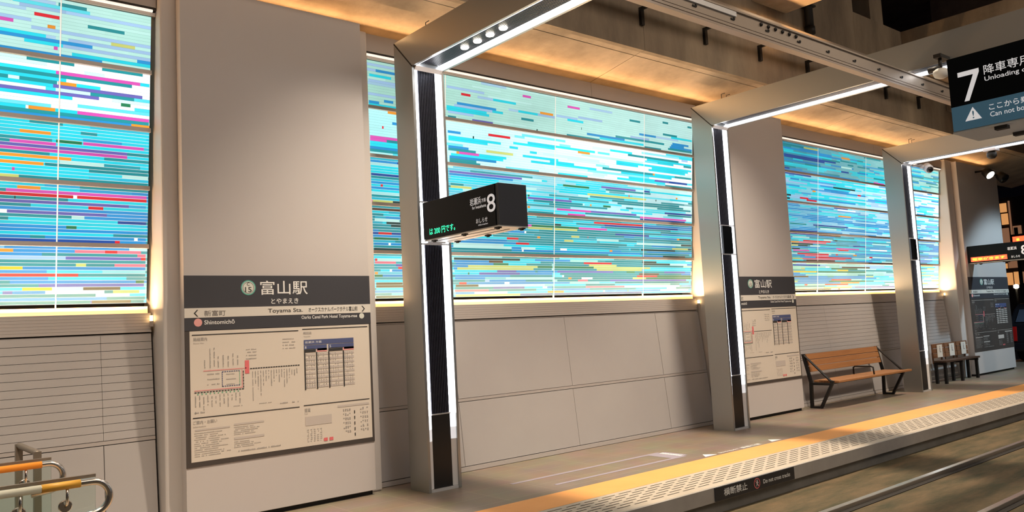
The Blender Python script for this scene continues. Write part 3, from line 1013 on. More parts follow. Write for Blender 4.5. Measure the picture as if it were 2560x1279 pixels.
t = thing('cable_tray', 'galvanised cable tray on bracket arms along the concrete girder', 'cable tray', (8, 6.4, 5.6))
m = MB()
m.box(-3, 17.0, 6.05, 6.30, 5.705, 5.712)
m.box(-3, 17.0, 6.05, 6.055, 5.705, 5.76)
m.box(-3, 17.0, 6.295, 6.30, 5.705, 5.76)
m.build('tray', 'duct', t)
m = MB()
m.tube([(-3, 6.11, 5.735), (17, 6.11, 5.735)], 0.02, 8)
m.tube([(-3, 6.2, 5.735), (17, 6.2, 5.735)], 0.022, 8)
m.build('cable', 'rail_beige', t)
for k in range(10):
    x = 3.92 + 1.36 * k
    m = MB()
    m.box(x - 0.028, x + 0.028, 6.655, 6.70, 5.46, 5.70)
    m.box(x - 0.022, x + 0.022, 6.04, 6.70, 5.668, 5.704)
    m.build('bracket', 'dark_steel', t)

t = thing('downpipe', 'short black drain pipe on the concrete girder, ending in a wider socket', 'pipe', (12.15, 6.6, 6.2))
m = MB()
m.tube([(12.15, 6.615, 6.25), (12.15, 6.615, 7.6)], 0.068, 16)
m.build('pipe', 'dark_steel', t)
m = MB()
m.tube([(12.15, 6.615, 6.15), (12.15, 6.615, 6.27)], 0.082, 16)
m.build('socket', 'dark_steel', t)
for zz in (6.6, 7.2):
    m = MB()
    m.box(12.06, 12.24, 6.53, 6.699, zz, zz + 0.03)
    m.build('clamp', 'dark_steel', t)

# ---------------------------------------------------------------- projecting signs
def sign_box(t, X, wd, y0, y1, z0, z1, near_end):
    """long box along Y from column y0 to free end y1"""
    lo, hi = min(y0, y1), max(y0, y1)
    m = MB()
    m.box(X + 0.004, X + wd - 0.004, lo + 0.012, hi - 0.001, z0 + 0.018, z1)
    m.build('housing', 'sign_trim', t, bevel=0.004)
    m = MB()
    m.box(X - 0.004, X + 0.003, lo + 0.045, hi - 0.001, z0 + 0.02, z1 - 0.004)
    m.build('face', 'sign_black', t)
    m = MB()
    m.box(X + wd - 0.003, X + wd + 0.004, lo + 0.045, hi - 0.001, z0 + 0.02, z1 - 0.004)
    m.build('face', 'sign_black', t)
    m = MB()
    m.box(X + 0.004, X + wd - 0.004, lo, lo + 0.011, z0 + 0.016, z1)
    m.build('end_cap', 'sign_end', t)
    m = MB()
    m.box(X, X + wd, lo + 0.004, hi - 0.001, z0 + 0.004, z0 + 0.0165)
    m.build('base_tray', 'sign_tray', t)
    m = MB()
    for xx in (X + 0.09, X + wd - 0.12):
        m.box(xx, xx + 0.012, lo + 0.14, hi - 0.08, z0 + 0.0015, z0 + 0.0035)
    m.build('tray_slot', 'joint_dark', t)
    for xx in (X + 0.03, X + wd - 0.03):
        for k in range(3):
            yy = lo + 0.06 + k * (hi - lo - 0.2) / 2
            m = MB()
            m.box(xx - 0.02, xx + 0.02, yy - 0.03, yy + 0.03, z0 - 0.008, z0 + 0.0035)
            m.box(xx - 0.01, xx + 0.01, yy - 0.015, yy + 0.015, z0 - 0.018, z0 - 0.008)
            m.build('clip', 'joint_dark', t)


def zk(z):
    return 1.6 + 1.02 * (z - 1.6)


SX = 4.545
t = thing('platform_sign', 'black box sign reading 8 with green dot letters, sticking out from the nearest column', 'sign', (SX + 0.17, 6.82, 2.7), 'black box signs over the platforms')
sign_box(t, SX, 0.345, 6.828, 5.60, 2.515, 2.918, True)


def f8(a, z):
    return (SX - 0.0055, 6.84 - 0.02 - 0.012 - (1.02 * a - 0.155), zk(z))


m = MB()
text(m, '8', f8, 1.176, 2.641, 1.298, 2.806, 0.004)
m.build('numeral', 'text_lit', t)
m = MB()
text(m, '岩瀬浜', f8, 0.922, 2.738, 1.090, 2.806, 0.003)
text(m, '方面', f8, 1.098, 2.748, 1.163, 2.784, 0.002)
text(m, 'for Iwasehama', f8, 0.953, 2.702, 1.166, 2.732, 0.003)
text(m, 'おしらせ', f8, 1.004, 2.566, 1.174, 2.608, 0.002)
text(m, 'information', f8, 1.035, 2.540, 1.177, 2.556, 0.0)
m.build('lettering', 'text_lit', t)
m = MB()
text(m, 'は 200 円です。', f8, 0.238, 2.550, 0.672, 2.616, 0.003)
m.build('dot_letters', 'led_green', t)

S7 = 4.56
t = thing('platform_sign', 'black box sign reading 7 with a blue warning band, at the right edge', 'sign', (S7 + 0.17, 0.6, 2.7), 'black box signs over the platforms')
lo, hi = 0.305, 1.722
m = MB()
m.box(S7 + 0.004, S7 + 0.336, lo, hi, 2.53, 2.918)
m.build('housing', 'sign_trim', t, bevel=0.004)
m = MB()
m.box(S7 - 0.004, S7 + 0.003, lo + 0.001, hi - 0.004, 2.652, 2.916)
m.build('face', 'sign_black', t)
m = MB()
m.box(S7 - 0.004, S7 + 0.003, lo + 0.001, hi - 0.004, 2.521, 2.651)
m.build('warning_band', 'blue_band', t)
m = MB()
m.box(S7, S7 + 0.34, lo, hi, 2.510, 2.520)
m.build('base_tray', 'sign_tray', t)
for yy in (1.50, 0.95, 0.4):
    for xx in (S7 + 0.04, S7 + 0.3):
        m = MB()
        m.box(xx - 0.02, xx + 0.02, yy - 0.03, yy + 0.03, 2.492, 2.509)
        m.build('clip', 'joint_dark', t)


def f7(a, z):
    return (S7 - 0.0055, 1.714 - 1.02 * a, zk(z))


m = MB()
m.mesh([f7(*p) for p in ((0.043, 2.781), (0.043, 2.806), (0.146, 2.806), (0.146, 2.788), (0.088, 2.648), (0.064, 2.648), (0.117, 2.781))],
       [(0, 6, 3, 2, 1), (3, 6, 5, 4)])
m.build('numeral', 'text_lit', t)
m = MB()
text(m, '降車専用', f7, 0.168, 2.762, 0.378, 2.812, 0.004)
text(m, 'Unloading only', f7, 0.168, 2.722, 0.405, 2.752, 0.008)
m.build('lettering', 'text_lit', t)
m = MB()
text(m, 'ここから乗れません', f7, 0.175, 2.575, 0.500, 2.608, 0.01)
text(m, 'Can not board here', f7, 0.177, 2.541, 0.450, 2.566, 0.004)
m.build('warning_lettering', 'text_lit', t)
m = MB()
m.face([f7(0.058, 2.544), f7(0.138, 2.544), f7(0.099, 2.612)])
m.build('warning_triangle', 'text_lit', t)
m = MB()
text(m, '!', lambda a, z: (S7 - 0.0062, 1.714 - 1.02 * a, zk(z)), 0.095, 2.552, 0.103, 2.592, 0.004)
m.build('exclamation_mark', 'blue_band', t)

# far sign with the red text, on the last pillar
FX = 19.42
t = thing('platform_sign', 'far black box sign with red dot letters, beside the last pillar', 'sign', (FX + 0.17, 7.2, 2.7), 'black box signs over the platforms')
sign_box(t, FX, 0.34, 7.29, 5.95, 2.49, 2.89, True)


def ff(a, z):
    return (FX - 0.0055, 7.28 - a, z)


m = MB()
text(m, '8', ff, 1.06, 2.60, 1.19, 2.80, 0.012)
m.build('numeral', 'text_lit', t)
m = MB()
text(m, '岩瀬浜', ff, 0.80, 2.72, 0.98, 2.79, 0.012)
m.build('lettering', 'text_lit', t)
m = MB()
text(m, 'おしらせ', ff, 0.86, 2.55, 1.03, 2.60, 0.01)
m.build('notice_lettering', 'text_lit', t)
m = MB()
m.box(FX - 0.006, FX - 0.0045, 7.28 - 0.78, 7.28 - 0.05, 2.535, 2.635)
m.build('red_display', 'led_red', t)
m = MB()
text(m, '電車がきます', lambda a, z: (FX - 0.008, 7.28 - a, z), 0.08, 2.555, 0.74, 2.615, 0.02)
m.build('dot_letters', 'led_amber', t)

# ---------------------------------------------------------------- station name boards
def board(x0, w, label, dark=False, ztop=4.89):
    k = w / 1.855
    t = thing('station_name_board', label, 'sign board', (x0 + w / 2, 7.36, 0.05), 'station name boards on the pillars')
    m = MB()
    m.box(x0, x0 + w, 7.30, 7.419, 0.045, ztop)
    m.build('white_panel', 'white_panel', t, bevel=0.004)
    m = MB()
    m.box(x0 + 0.02, x0 + w - 0.02, 7.34, 7.418, 0.0, 0.044)
    m.build('plinth', 'plinth_dark', t)
    lev = [0]

    def fr(a, b):
        return (x0 + a * k, 7.2995 - 0.0004 * lev[0], b)

    def P(a, b, c, e, th=0.004):
        return m.box(x0 + a * k, x0 + c * k, 7.30 - th, 7.30, b, e)
    m = MB()
    P(0, 0.528, 1.855, 2.205, 0.006)
    hb = m.build('back_board', 'board_dark', t)
    lev[0] = 20
    m = MB()
    m.box(x0, x0 + 1.855 * k, 7.292, 7.2938, 1.916, 2.205)
    m.build('header', 'header_grey', t)
    m = MB()
    m.box(x0, x0 + 1.855 * k, 7.292, 7.2938, 1.715, 1.828)
    m.build('lower_band', 'header_grey', t)
    m = MB()
    m.box(x0, x0 + 1.855 * k, 7.2915, 7.2938, 1.829, 1.915)
    m.build('name_strip', 'strip_white', t)
    lev[0] = 22.5
    m = MB()
    text(m, '富山駅', fr, 0.694, 2.024, 1.17, 2.158, 0.006)
    m.build('station_name', 'text_white', t)
    m = MB()
    text(m, 'とやまえき', fr, 0.798, 1.938, 1.071, 1.990, 0.01)
    m.build('reading', 'text_white', t)
    m = MB()
    text(m, 'Shintomichō', fr, 0.172, 1.766, 0.445, 1.806, 0.012)
    m.build('left_neighbour', 'text_white', t)
    m = MB()
    text(m, 'Oarks Canal Park Hotel Toyama-mae', fr, 1.098, 1.776, 1.700, 1.818, 0.008)
    m.build('right_neighbour', 'text_white', t)
    m = MB()
    text(m, '新富町', fr, 0.172, 1.840, 0.364, 1.892, 0.008)
    m.build('strip_lettering', 'map_dim', t)
    m = MB()
    text(m, 'Toyama Sta.', fr, 0.764, 1.844, 1.113, 1.893, 0.008)
    text(m, 'オークスカナルパークホテル富山前', fr, 1.172, 1.850, 1.707, 1.897, 0.008)
    for a, s in ((0.098, 1), (1.774, -1)):
        for sg in (1, -1):
            m.face([fr(a - 0.018 * s, 1.869), fr(a + 0.010 * s, 1.869 + sg * 0.030), fr(a + 0.022 * s, 1.869 + sg * 0.030), fr(a - 0.004 * s, 1.869)])
    m.build('arrows_and_names', 'text_black', t)
    for a, b, rr, c1, label_txt in ((0.580, 2.093, 0.070, 'badge_green', 'C 15'), (0.117, 1.786, 0.036, 'badge_pink', 'C 14'), (1.752, 1.797, 0.028, 'badge_pale', 'C 16')):
        m = MB()
        lev[0] = 22.5
        disc(m, fr, a, b, rr)
        m.cur = 1
        lev[0] = 24
        disc(m, fr, a, b, rr * 0.84)
        m.cur = 2 if label_txt == 'C 15' else 0
        lev[0] = 25.5
        if label_txt == 'C 15':
            disc(m, fr, a, b, rr * 0.76, r2=rr * 0.71)
            text(m, 'C', fr, a - 0.014, b + 0.018, a + 0.012, b + 0.048, 0.008)
            text(m, '15', fr, a - 0.032, b - 0.042, a + 0.030, b + 0.006, 0.01)
        else:
            text(m, label_txt[2:], fr, a - rr * .5, b - rr * .5, a + rr * .5, b + rr * .1, 0.01)
        m.build('number_badge', [c1, 'badge_pale' if c1 != 'badge_pink' else 'badge_pink', 'text_black'], t)
    lev[0] = 22.5
    rnd = random.Random(int(x0 * 10))
    pm, slots = MB(), []
    m = MB()
    m.box(x0 + 0.042 * k, x0 + 1.83 * k, 7.2925, 7.2938, 0.572, 1.710)
    pm.merge(m, 'poster' if not dark else 'board_dark', slots)
    ink = 'text_black' if not dark else 'map_grey'
    # rules and headings
    m = MB()
    for a, b, c in ((0.061, 1.672, 1.062), (1.102, 1.682, 1.812), (0.059, 0.947, 1.054), (1.097, 0.954, 1.808)):
        quad(m, fr, a, b, c, b + 0.008)
    pm.merge(m, ink, slots)
    m = MB()
    text(m, '路線案内', fr, 0.073, 1.622, 0.193, 1.654, 0.006)
    text(m, '時刻表', fr, 1.113, 1.634, 1.199, 1.662, 0.006)
    text(m, 'ご案内・お願い', fr, 0.061, 0.895, 0.270, 0.928, 0.006)
    text(m, '運賃', fr, 1.103, 0.895, 1.165, 0.930, 0.006)
    text(m, 'Route Map', fr, 0.073, 1.596, 0.165, 1.608)
    text(m, 'Timetable', fr, 1.113, 1.610, 1.185, 1.621)
    text(m, 'Information', fr, 0.061, 0.868, 0.170, 0.882)
    text(m, 'Fare', fr, 1.103, 0.874, 1.135, 0.886)
    pm.merge(m, 'text_grey', slots)
    # route map
    mapo = MB()
    m = mapo
    quad(m, fr, 0.156, 1.352, 0.545, 1.360)
    quad(m, fr, 0.075, 1.182, 0.500, 1.190)
    quad(m, fr, 0.500, 1.182, 0.508, 1.345)
    pm.merge(m, 'map_pink', slots)
    m = MB()
    quad(m, fr, 0.532, 1.305, 0.572, 1.425)
    pm.merge(m, 'map_red', slots)
    m = MB()
    for i in range(20):
        a = 0.58 + i * 0.0245
        quad(m, fr, a, 1.343, a + 0.019, 1.352)
    for i in range(17):
        a = 0.076 + i * 0.0265
        quad(m, fr, a, 1.166, a + 0.019, 1.174)
    for i in range(6):
        b = 1.18 + i * 0.027
        quad(m, fr, 0.512, b, 0.520, b + 0.02)
    pm.merge(m, ink, slots)
    m = MB()
    for i in range(8):
        a = 0.322 + i * 0.021
        quad(m, fr, a, 1.334, a + 0.014, 1.341)
        quad(m, fr, a, 1.205, a + 0.014, 1.212)
        quad(m, fr, 0.319, 1.205 + i * 0.017, 0.326, 1.217 + i * 0.017)
    pm.merge(m, 'map_blue', slots)
    m = MB()
    for i in range(7):
        quad(m, fr, 0.478, 1.212 + i * 0.018, 0.485, 1.224 + i * 0.018)
    for i in range(11):
        quad(m, fr, 0.10 + i * 0.036, 1.150, 0.112 + i * 0.036, 1.160)
    pm.merge(m, 'map_green', slots)
    # upright stop names, too small to read in the photo
    m = MB()

    def smudge(a, b, w_, h, up=True):
        n = max(2, int((h if up else w_) / 0.012))
        for i in range(n):
            if rnd.random() < 0.15:
                continue
            if up:
                bb = b + i * h / n
                quad(m, fr, a, bb, a + w_ * rnd.uniform(.6, 1), bb + h / n * 0.72)
            else:
                aa = a + i * w_ / n
                quad(m, fr, aa, b, aa + w_ / n * 0.72, b + h * rnd.uniform(.6, 1))
    for i, a in enumerate((0.165, 0.213, 0.25, 0.285, 0.33, 0.375, 0.42, 0.462)):
        h = (0.10, 0.2, 0.18, 0.10, 0.11, 0.10, 0.12, 0.10)[i]
        smudge(a, 1.38, 0.010, h)
    for i in range(18):
        a = 0.600 + i * 0.0255
        h = (0.27, 0.13, 0.17, 0.23, 0.14, 0.10, 0.08, 0.15, 0.11, 0.06, 0.12, 0.09, 0.17, 0.14, 0.09, 0.06, 0.07, 0.05)[i]
        smudge(a, 1.325 - h, 0.009, h)
    for i in range(12):
        a = 0.08 + i * 0.036
        h = (0.16, 0.10, 0.13, 0.09, 0.12, 0.08, 0.11, 0.09, 0.12, 0.08, 0.07, 0.10)[i]
        smudge(a, 1.145 - h, 0.010, h)
    for b in (1.32, 1.275, 1.23):
        smudge(0.19, b, 0.11, 0.010, False)
        smudge(0.36, b - 0.01, 0.09, 0.008, False)
    for b in (1.54, 1.515, 1.485, 1.455):
        smudge(0.545, b - 0.02, 0.10, 0.009, False)
    for i in range(4):
        smudge(0.90, 1.598 - i * 0.029, 0.13, 0.009, False)
    smudge(0.075, 0.99, 0.09, 0.014, False)
    smudge(0.42, 1.02, 0.12, 0.007, False)
    smudge(0.66, 1.02, 0.12, 0.007, False)
    smudge(0.86, 1.00, 0.08, 0.012, False)
    smudge(0.98, 1.00, 0.07, 0.012, False)
    for i in range(12):
        smudge(0.07, 0.815 - i * 0.018, rnd.uniform(0.2, 0.32), 0.007, False)
    for i in range(5):
        smudge(0.42, 0.83 - i * 0.016, rnd.uniform(0.15, 0.28), 0.007, False)
    for i in range(4):
        smudge(0.42, 0.70 - i * 0.016, rnd.uniform(0.15, 0.28), 0.007, False)
    smudge(0.42, 0.612, 0.44, 0.013, False)
    for i in range(7):
        for j in range(5):
            smudge(1.125 + j * 0.034, 0.72 - i * 0.018, 0.02, 0.009, False)
    for i in range(6):
        b = 0.86 - i * 0.042
        for j in range(4):
            smudge(1.51 + j * 0.022, b, 0.016, 0.026)
            smudge(1.70 + j * 0.024, b, 0.016, 0.026)
    pm.merge(m, 'text_grey', slots)
    m = MB()
    for a, b, c, e in ((0.075, 0.838, 0.385, 0.852), (0.42, 0.850, 0.70, 0.866), (0.42, 0.722, 0.70, 0.742), (1.108, 0.765, 1.385, 0.850), (1.45, 0.905, 1.80, 0.925)):
        quad(m, fr, a, b, c, e)
    for c in range(4):
        a0 = (1.130, 1.252, 1.383, 1.540)[c]
        wd = (0.100, 0.115, 0.140, 0.110)[c]
        for i in range(9):
            quad(m, fr, a0, 1.118 + i * 0.0445, a0 + wd, 1.118 + i * 0.0445 + 0.021)
    pm.merge(m, 'map_pale', slots)
    m = MB()
    quad(m, fr, 1.114, 1.535, 1.650, 1.582)
    quad(m, fr, 1.114, 1.490, 1.355, 1.530)
    quad(m, fr, 1.372, 1.490, 1.650, 1.530)
    pm.merge(m, 'map_blue', slots)
    m = MB()
    quad(m, fr, 1.248, 1.462, 1.355, 1.492)
    quad(m, fr, 1.530, 1.462, 1.650, 1.492)
    pm.merge(m, 'map_pink', slots)
    m = MB()
    lev[0] = 24
    for a in (1.114, 1.238, 1.368, 1.526):
        quad(m, fr, a, 1.105, a + 0.013, 1.460)
    quad(m, fr, 1.114, 1.462, 1.238, 1.489)
    quad(m, fr, 1.372, 1.462, 1.526, 1.489)
    for i in range(5):
        quad(m, fr, 1.630, 0.83 - i * 0.055, 1.640, 0.86 - i * 0.055)
    pm.merge(m, 'text_black', slots)
    m = MB()
    for i in range(16):
        for c in range(4):
            a0 = (1.135, 1.258, 1.388, 1.545)[c]
            for j in range(4):
                if rnd.random() < 0.75:
                    quad(m, fr, a0 + 0.026 * j, 1.124 + i * 0.0208, a0 + 0.026 * j + 0.009, 1.124 + i * 0.0208 + 0.009)
    pm.merge(m, 'text_grey', slots)
    m = MB()
    text(m, '岩瀬浜 方面', fr, 1.125, 1.548, 1.30, 1.570)
    text(m, '8', fr, 1.125, 1.497, 1.14, 1.522)
    text(m, '5', fr, 1.385, 1.497, 1.40, 1.522)
    pm.merge(m, 'text_white', slots)
    m = MB()
    for i, (a, b) in enumerate(((1.70, 0.64), (1.155, 0.60), (1.215, 0.60))):
        if i:
            quad(m, fr, a + 0.14, b, a + 0.18, b + 0.03)
    pm.merge(m, 'map_red', slots)
    pm.build('poster', slots, t)
    return t


board(2.30, 1.855, 'large station name board with a full route map, on the nearest pillar')
board(10.335, 1.855, 'smaller station name board in mid view, half behind the second light portal')
board(19.30, 2.35, 'far station name board with a dark map, at the right edge', dark=True, ztop=4.83)

# ---------------------------------------------------------------- sign on the platform face
t = thing('warning_sign', 'long dark sign on the platform edge face saying not to cross the tracks', 'sign', (7.0, 4.80, -0.13))
m = MB()
m.box(6.335, 7.695, 4.787, 4.799, -0.128, -0.002)
m.build('plate', 'sign_trim', t)


def fe(a, b):
    return (a, 4.7862, b)


m = MB()
text(m, '横断禁止', fe, 6.468, -0.098, 6.850, -0.026, 0.012)
text(m, 'Do not cross tracks', fe, 7.125, -0.085, 7.612, -0.044, 0.01)
m.build('lettering', 'text_white', t)
m = MB()
disc(m, fe, 7.015, -0.064, 0.052, r2=0.043)
for q in ((-0.036, 0.031, -0.031, 0.036),):
    m.face([fe(7.015 - 0.036, -0.064 + 0.031), fe(7.015 - 0.031, -0.064 + 0.036), fe(7.015 + 0.036, -0.064 - 0.031), fe(7.015 + 0.031, -0.064 - 0.036)])
m.build('prohibition_ring', 'map_red', t)
m = MB()


def fe2(a, b):
    return (a, 4.7858, b)


disc(m, fe2, 7.018, -0.036, 0.007, 12)
for pts in (((7.012, -0.045), (7.026, -0.045), (7.022, -0.068), (7.010, -0.068)), ((7.010, -0.068), (7.017, -0.068), (7.004, -0.094), (6.998, -0.092)),
            ((7.015, -0.068), (7.022, -0.068), (7.036, -0.090), (7.030, -0.094)), ((7.024, -0.046), (7.028, -0.049), (7.042, -0.062), (7.038, -0.066)),
            ((7.012, -0.046), (7.009, -0.051), (6.996, -0.060), (6.999, -0.064))):
    m.face([fe2(*p) for p in pts])
m.build('walking_figure', 'text_white', t)

# ---------------------------------------------------------------- floor markings
def fl(a, b):
    return (a, b, 0.0025)


for a, lab in ((7.79, 'small white triangle on the paving, nearer of the two at the yellow band'), (9.15, 'small white triangle on the paving, farther of the two at the yellow band')):
    m = MB()
    m.prism([(a - 0.11, 5.905), (a + 0.11, 5.905), (a, 6.03)], 'Z', 0.0005, 0.0025)
    tag(m.build('floor_triangle', 'mark_white', loc=(a, 5.92, 0)), lab, 'floor marking', 'white boarding marks along the yellow band')
m = MB()
text(m, '乗車位置', lambda a, b: (a, b, 0.002), 8.42, 5.90, 8.82, 5.97, 0.012)
text(m, 'Boarding point', lambda a, b: (a, b, 0.002), 7.98, 5.90, 8.36, 5.96, 0.01)
tag(m.build('floor_lettering', 'mark_white', loc=(8.4, 5.93, 0)), 'white boarding lettering painted between two white floor triangles', 'floor marking')
t = thing('queue_lane', 'pale lilac queue lane painted on the paving left of the triangles', 'floor marking', (6.7, 6.35, 0))
m = MB()
m.box(5.30, 7.62, 6.525, 6.575, 0.0005, 0.002)
m.build('lane_line', 'mark_lilac', t)
m = MB()
m.box(5.55, 7.62, 6.125, 6.175, 0.0005, 0.002)
m.build('lane_line', 'mark_lilac', t)
m = MB()
m.box(7.40, 7.70, 6.175, 6.525, 0.0005, 0.0018)
m.build('end_patch', 'mark_lilac', t)
m = MB()
for i in range(8):
    m.box(7.58, 7.64, 6.20 + i * 0.04, 6.228 + i * 0.04, 0.002, 0.003)
m.build('end_print', 'mark_white', t)

# ---------------------------------------------------------------- long slatted bench
t = thing('platform_bench', 'long slatted wooden bench with black arm frames under the farther mural', 'bench', (13.8, 7.2, 0))
BX0, BX1 = 12.50, 15.10
for X in (BX0, BX1 - 0.05):
    m = MB()
    a, b = X, X + 0.05
    # rear post, leaning back above the seat
    m.prism([(7.33, 0), (7.38, 0), (7.365, 0.43), (7.47, 0.90), (7.425, 0.90), (7.315, 0.43)], 'X', a, b)
    # front leg
    m.prism([(7.17, 0.0), (7.22, 0.0), (6.98, 0.43), (6.93, 0.43)], 'X', a, b)
    m.prism([(7.22, 0.001), (7.33, 0.001), (7.33, 0.035), (7.20, 0.035)], 'X', a, b)
    # arm from the top of the back to the front of the seat
    m.prism([(7.425, 0.86), (7.44, 0.90), (6.985, 0.47), (6.935, 0.46), (6.935, 0.431), (6.98, 0.431)], 'X', a, b)
    m.prism([(6.98, 0.385), (7.33, 0.385), (7.33, 0.424), (6.98, 0.424)], 'X', a, b)
    m.build('side_frame', 'bench_metal', t, bevel=0.004)
m = MB()
m.box(BX0 + 0.05, BX1 - 0.05, 7.05, 7.09, 0.39, 0.424)
m.box(BX0 + 0.05, BX1 - 0.05, 7.25, 7.29, 0.39, 0.424)
m.build('seat_beam', 'bench_metal', t)
for i in range(5):
    m = MB()
    y = 6.86 + i * 0.092
    m.box(BX0 + 0.06, BX1 + 0.10 if y < 6.93 else BX1 - 0.055, y, y + 0.082, 0.426, 0.462)
    m.build('seat_slat', 'wood', t, bevel=0.005)
for i in range(3):
    m = MB()
    z = 0.60 + i * 0.102
    y = 7.365 + (z - 0.43) * 0.223 - 0.012
    m.prism([(y - 0.048, z), (y - 0.026, z - 0.004), (y - 0.004, z + 0.09), (y - 0.026, z + 0.095)], 'X', BX0 + 0.055, BX1 - 0.055)
    m.build('back_slat', 'wood', t, bevel=0.004)
m = MB()
xm = (BX0 + BX1) / 2 + 0.1
m.tube([(xm, 7.30, 0.46), (xm, 7.30, 0.58), (xm, 7.27, 0.60), (xm, 6.98, 0.60), (xm, 6.94, 0.585), (xm, 6.93, 0.46)], 0.014, 10)
m.build('middle_armrest', 'bench_metal', t)

# ---------------------------------------------------------------- three-seat bench
t = thing('priority_bench', 'three-place brown bench with white notices on its backs, beside the farthest portal', 'bench', (17.9, 7.2, 0))
CX0, CX1 = 17.33, 19.08
for X in (17.40, 18.20, 19.0):
    m = MB()
    m.box(X - 0.035, X + 0.035, 7.15, 7.20, 0, 0.385)
    m.box(X - 0.035, X + 0.035, 7.33, 7.38, 0, 0.385)
    m.box(X - 0.035, X + 0.035, 7.14, 7.38, 0.385, 0.43)
    m.build('leg_frame', 'bench_metal', t, bevel=0.004)
m = MB()
for i in range(4):
    m.box(CX0, CX1, 7.12 + i * 0.062, 7.176 + i * 0.062, 0.432, 0.47)
m.build('seat', 'seat_dark', t, bevel=0.005)
for i in range(3):
    X = CX0 + 0.01 + i * 0.60
    m = MB()
    for k in range(3):
        z = 0.52 + k * 0.1
        m.prism([(7.355 + k * 0.008, z), (7.375 + k * 0.008, z), (7.382 + k * 0.008, z + 0.09), (7.362 + k * 0.008, z + 0.09)], 'X', X, X + 0.56)
    m.box(X + 0.05, X + 0.09, 7.399, 7.415, 0.40, 0.80)
    m.box(X + 0.47, X + 0.51, 7.399, 7.415, 0.40, 0.80)
    bk = m.build('backrest', 'wood_dark', t)
    m = MB()
    m.box(X + 0.17, X + 0.41, 7.343, 7.353, 0.53, 0.79)
    nt_ = m.build('notice', 'paper', bk)
    m = MB()
    fx = lambda a, b: (a - 0.11, 7.342, b)
    disc(m, fx, X + 0.40, 0.745, 0.018, 12)
    m.face([fx(X + 0.375, 0.72), fx(X + 0.425, 0.72), fx(X + 0.42, 0.65), fx(X + 0.38, 0.65)])
    m.face([fx(X + 0.38, 0.65), fx(X + 0.46, 0.65), fx(X + 0.46, 0.63), fx(X + 0.38, 0.63)])
    m.build('seated_figure', 'text_grey', nt_)

# ---------------------------------------------------------------- glass railings at the left
def arc(cx, y, cz, rad, a0, a1, n=12):
    return [(cx + rad * math.cos(math.radians(a0 + (a1 - a0) * i / n)), y, cz + rad * math.sin(math.radians(a0 + (a1 - a0) * i / n))) for i in range(n + 1)]


def railing(yr, yg, xend, tape0, tape1, tapem, white, label):
    t = thing('glass_railing', label, 'railing', (0.3, yg, 0), 'glass railings of the ramp')
    zt = 0.84
    m = MB()
    m.box(-1.2, xend + 0.03, yg - 0.006, yg + 0.006, 0.06, 0.855)
    m.build('glass_pane', 'clear_glass', t)
    m = MB()
    m.box(-1.2, xend + 0.03, yg - 0.012, yg + 0.012, 0.856, 0.874)
    m.build('cap_rail', 'frame_brown', t)
    m = MB()
    m.box(-1.2, xend - 0.02, yg - 0.02, yg + 0.02, 0.0, 0.058)
    m.build('base_channel', 'frame_brown', t)
    m = MB()
    R_ = 0.09
    m.tube([(-1.2, yr, zt), (xend - 0.02, yr, zt)] + arc(xend, yr, zt - R_, R_, 90, -88, 16) + [(xend - 0.10, yr, zt - 2 * R_ - 0.012)], 0.0198, 14)
    h = m.build('handrail', 'steel_tube', t)
    m = MB()
    m.tube([(tape0, yr, zt), (tape1, yr, zt)], 0.0228, 14)
    m.build('grip_tape', tapem, h)
    if white:
        m = MB()
        m.tube([(-1.1, yr, zt), (tape0 - 0.002, yr, zt)], 0.0222, 14)
        m.build('grip_tape', 'tape_white', h)
    for xb in (xend - 0.13, xend - 0.36):
        m = MB()
        m.lathe((xb, yg - 0.007, 0.715), (0, -1, 0), [(0.036, 0), (0.036, 0.010), (0.032, 0.013)], 24, False)
        m.tube([(xb, yg - 0.02, 0.715), (xb, yr, 0.735), (xb, yr, zt - 0.015)], 0.008, 8)
        m.build('glass_clamp', 'steel_tube', t)
    return t


railing(6.33, 6.40, 1.082, -1.1, 1.045, 'tape_orange', False, 'glass railing with orange-taped steel handrail, the one closer to the wall at the left')
railing(5.22, 5.29, 1.118, 0.86, 1.055, 'tape_yellow', True, 'glass railing with pale and yellow taped handrail, lowest in the left corner')
t = thing('gate_frame', 'brown steel end frame standing behind the taped handrails', 'frame', (1.1, 6.9, 0))
m = MB()
m.box(0.985, 1.03, 6.98, 7.03, 0.0, 0.93)
m.build('post', 'frame_brown', t)
m = MB()
m.box(1.035, 1.08, 6.55, 6.60, 0.0, 0.905)
m.build('post', 'frame_brown', t)
m = MB()
m.tube([(1.008, 7.03, 0.915), (1.008, 6.98, 0.92), (1.058, 6.60, 0.893), (1.058, 6.555, 0.885)], 0.022, 8)
m.build('top_rail', 'frame_brown', t)
m = MB()
m.tube([(1.008, 6.979, 0.45), (1.058, 6.601, 0.40)], 0.015, 8)
m.build('lower_rail', 'frame_brown', t)

# ---------------------------------------------------------------- cameras and lights on the frames
t = thing('security_camera', 'grey bullet camera at the top of the farthest portal column', 'camera', (16.2, 6.8, 4.3))
m = MB()
m.lathe((16.22, 6.74, 4.345), (0, 0, -1), [(0.05, 0), (0.06, 0.02), (0.06, 0.05)], 18)
m.tube([(16.0, 6.84, 4.33), (16.08, 6.76, 4.35), (16.22, 6.74, 4.35)], 0.02, 8)
m.build('mount', 'cam_grey', t)
m = MB()
m.lathe((16.27, 6.68, 4.30), (-0.75, -0.6, -0.45), [(0.05, -0.06), (0.085, -0.04), (0.085, 0.10), (0.075, 0.14)], 20)
m.build('body', 'cam_grey', t)
m = MB()
m.lathe((16.27 - 0.113, 6.68 - 0.09, 4.30 - 0.068), (-0.75, -0.6, -0.45), [(0.06, 0.0), (0.045, 0.02), (0.01, 0.03)], 18)
m.build('lens', 'lens_black', t)

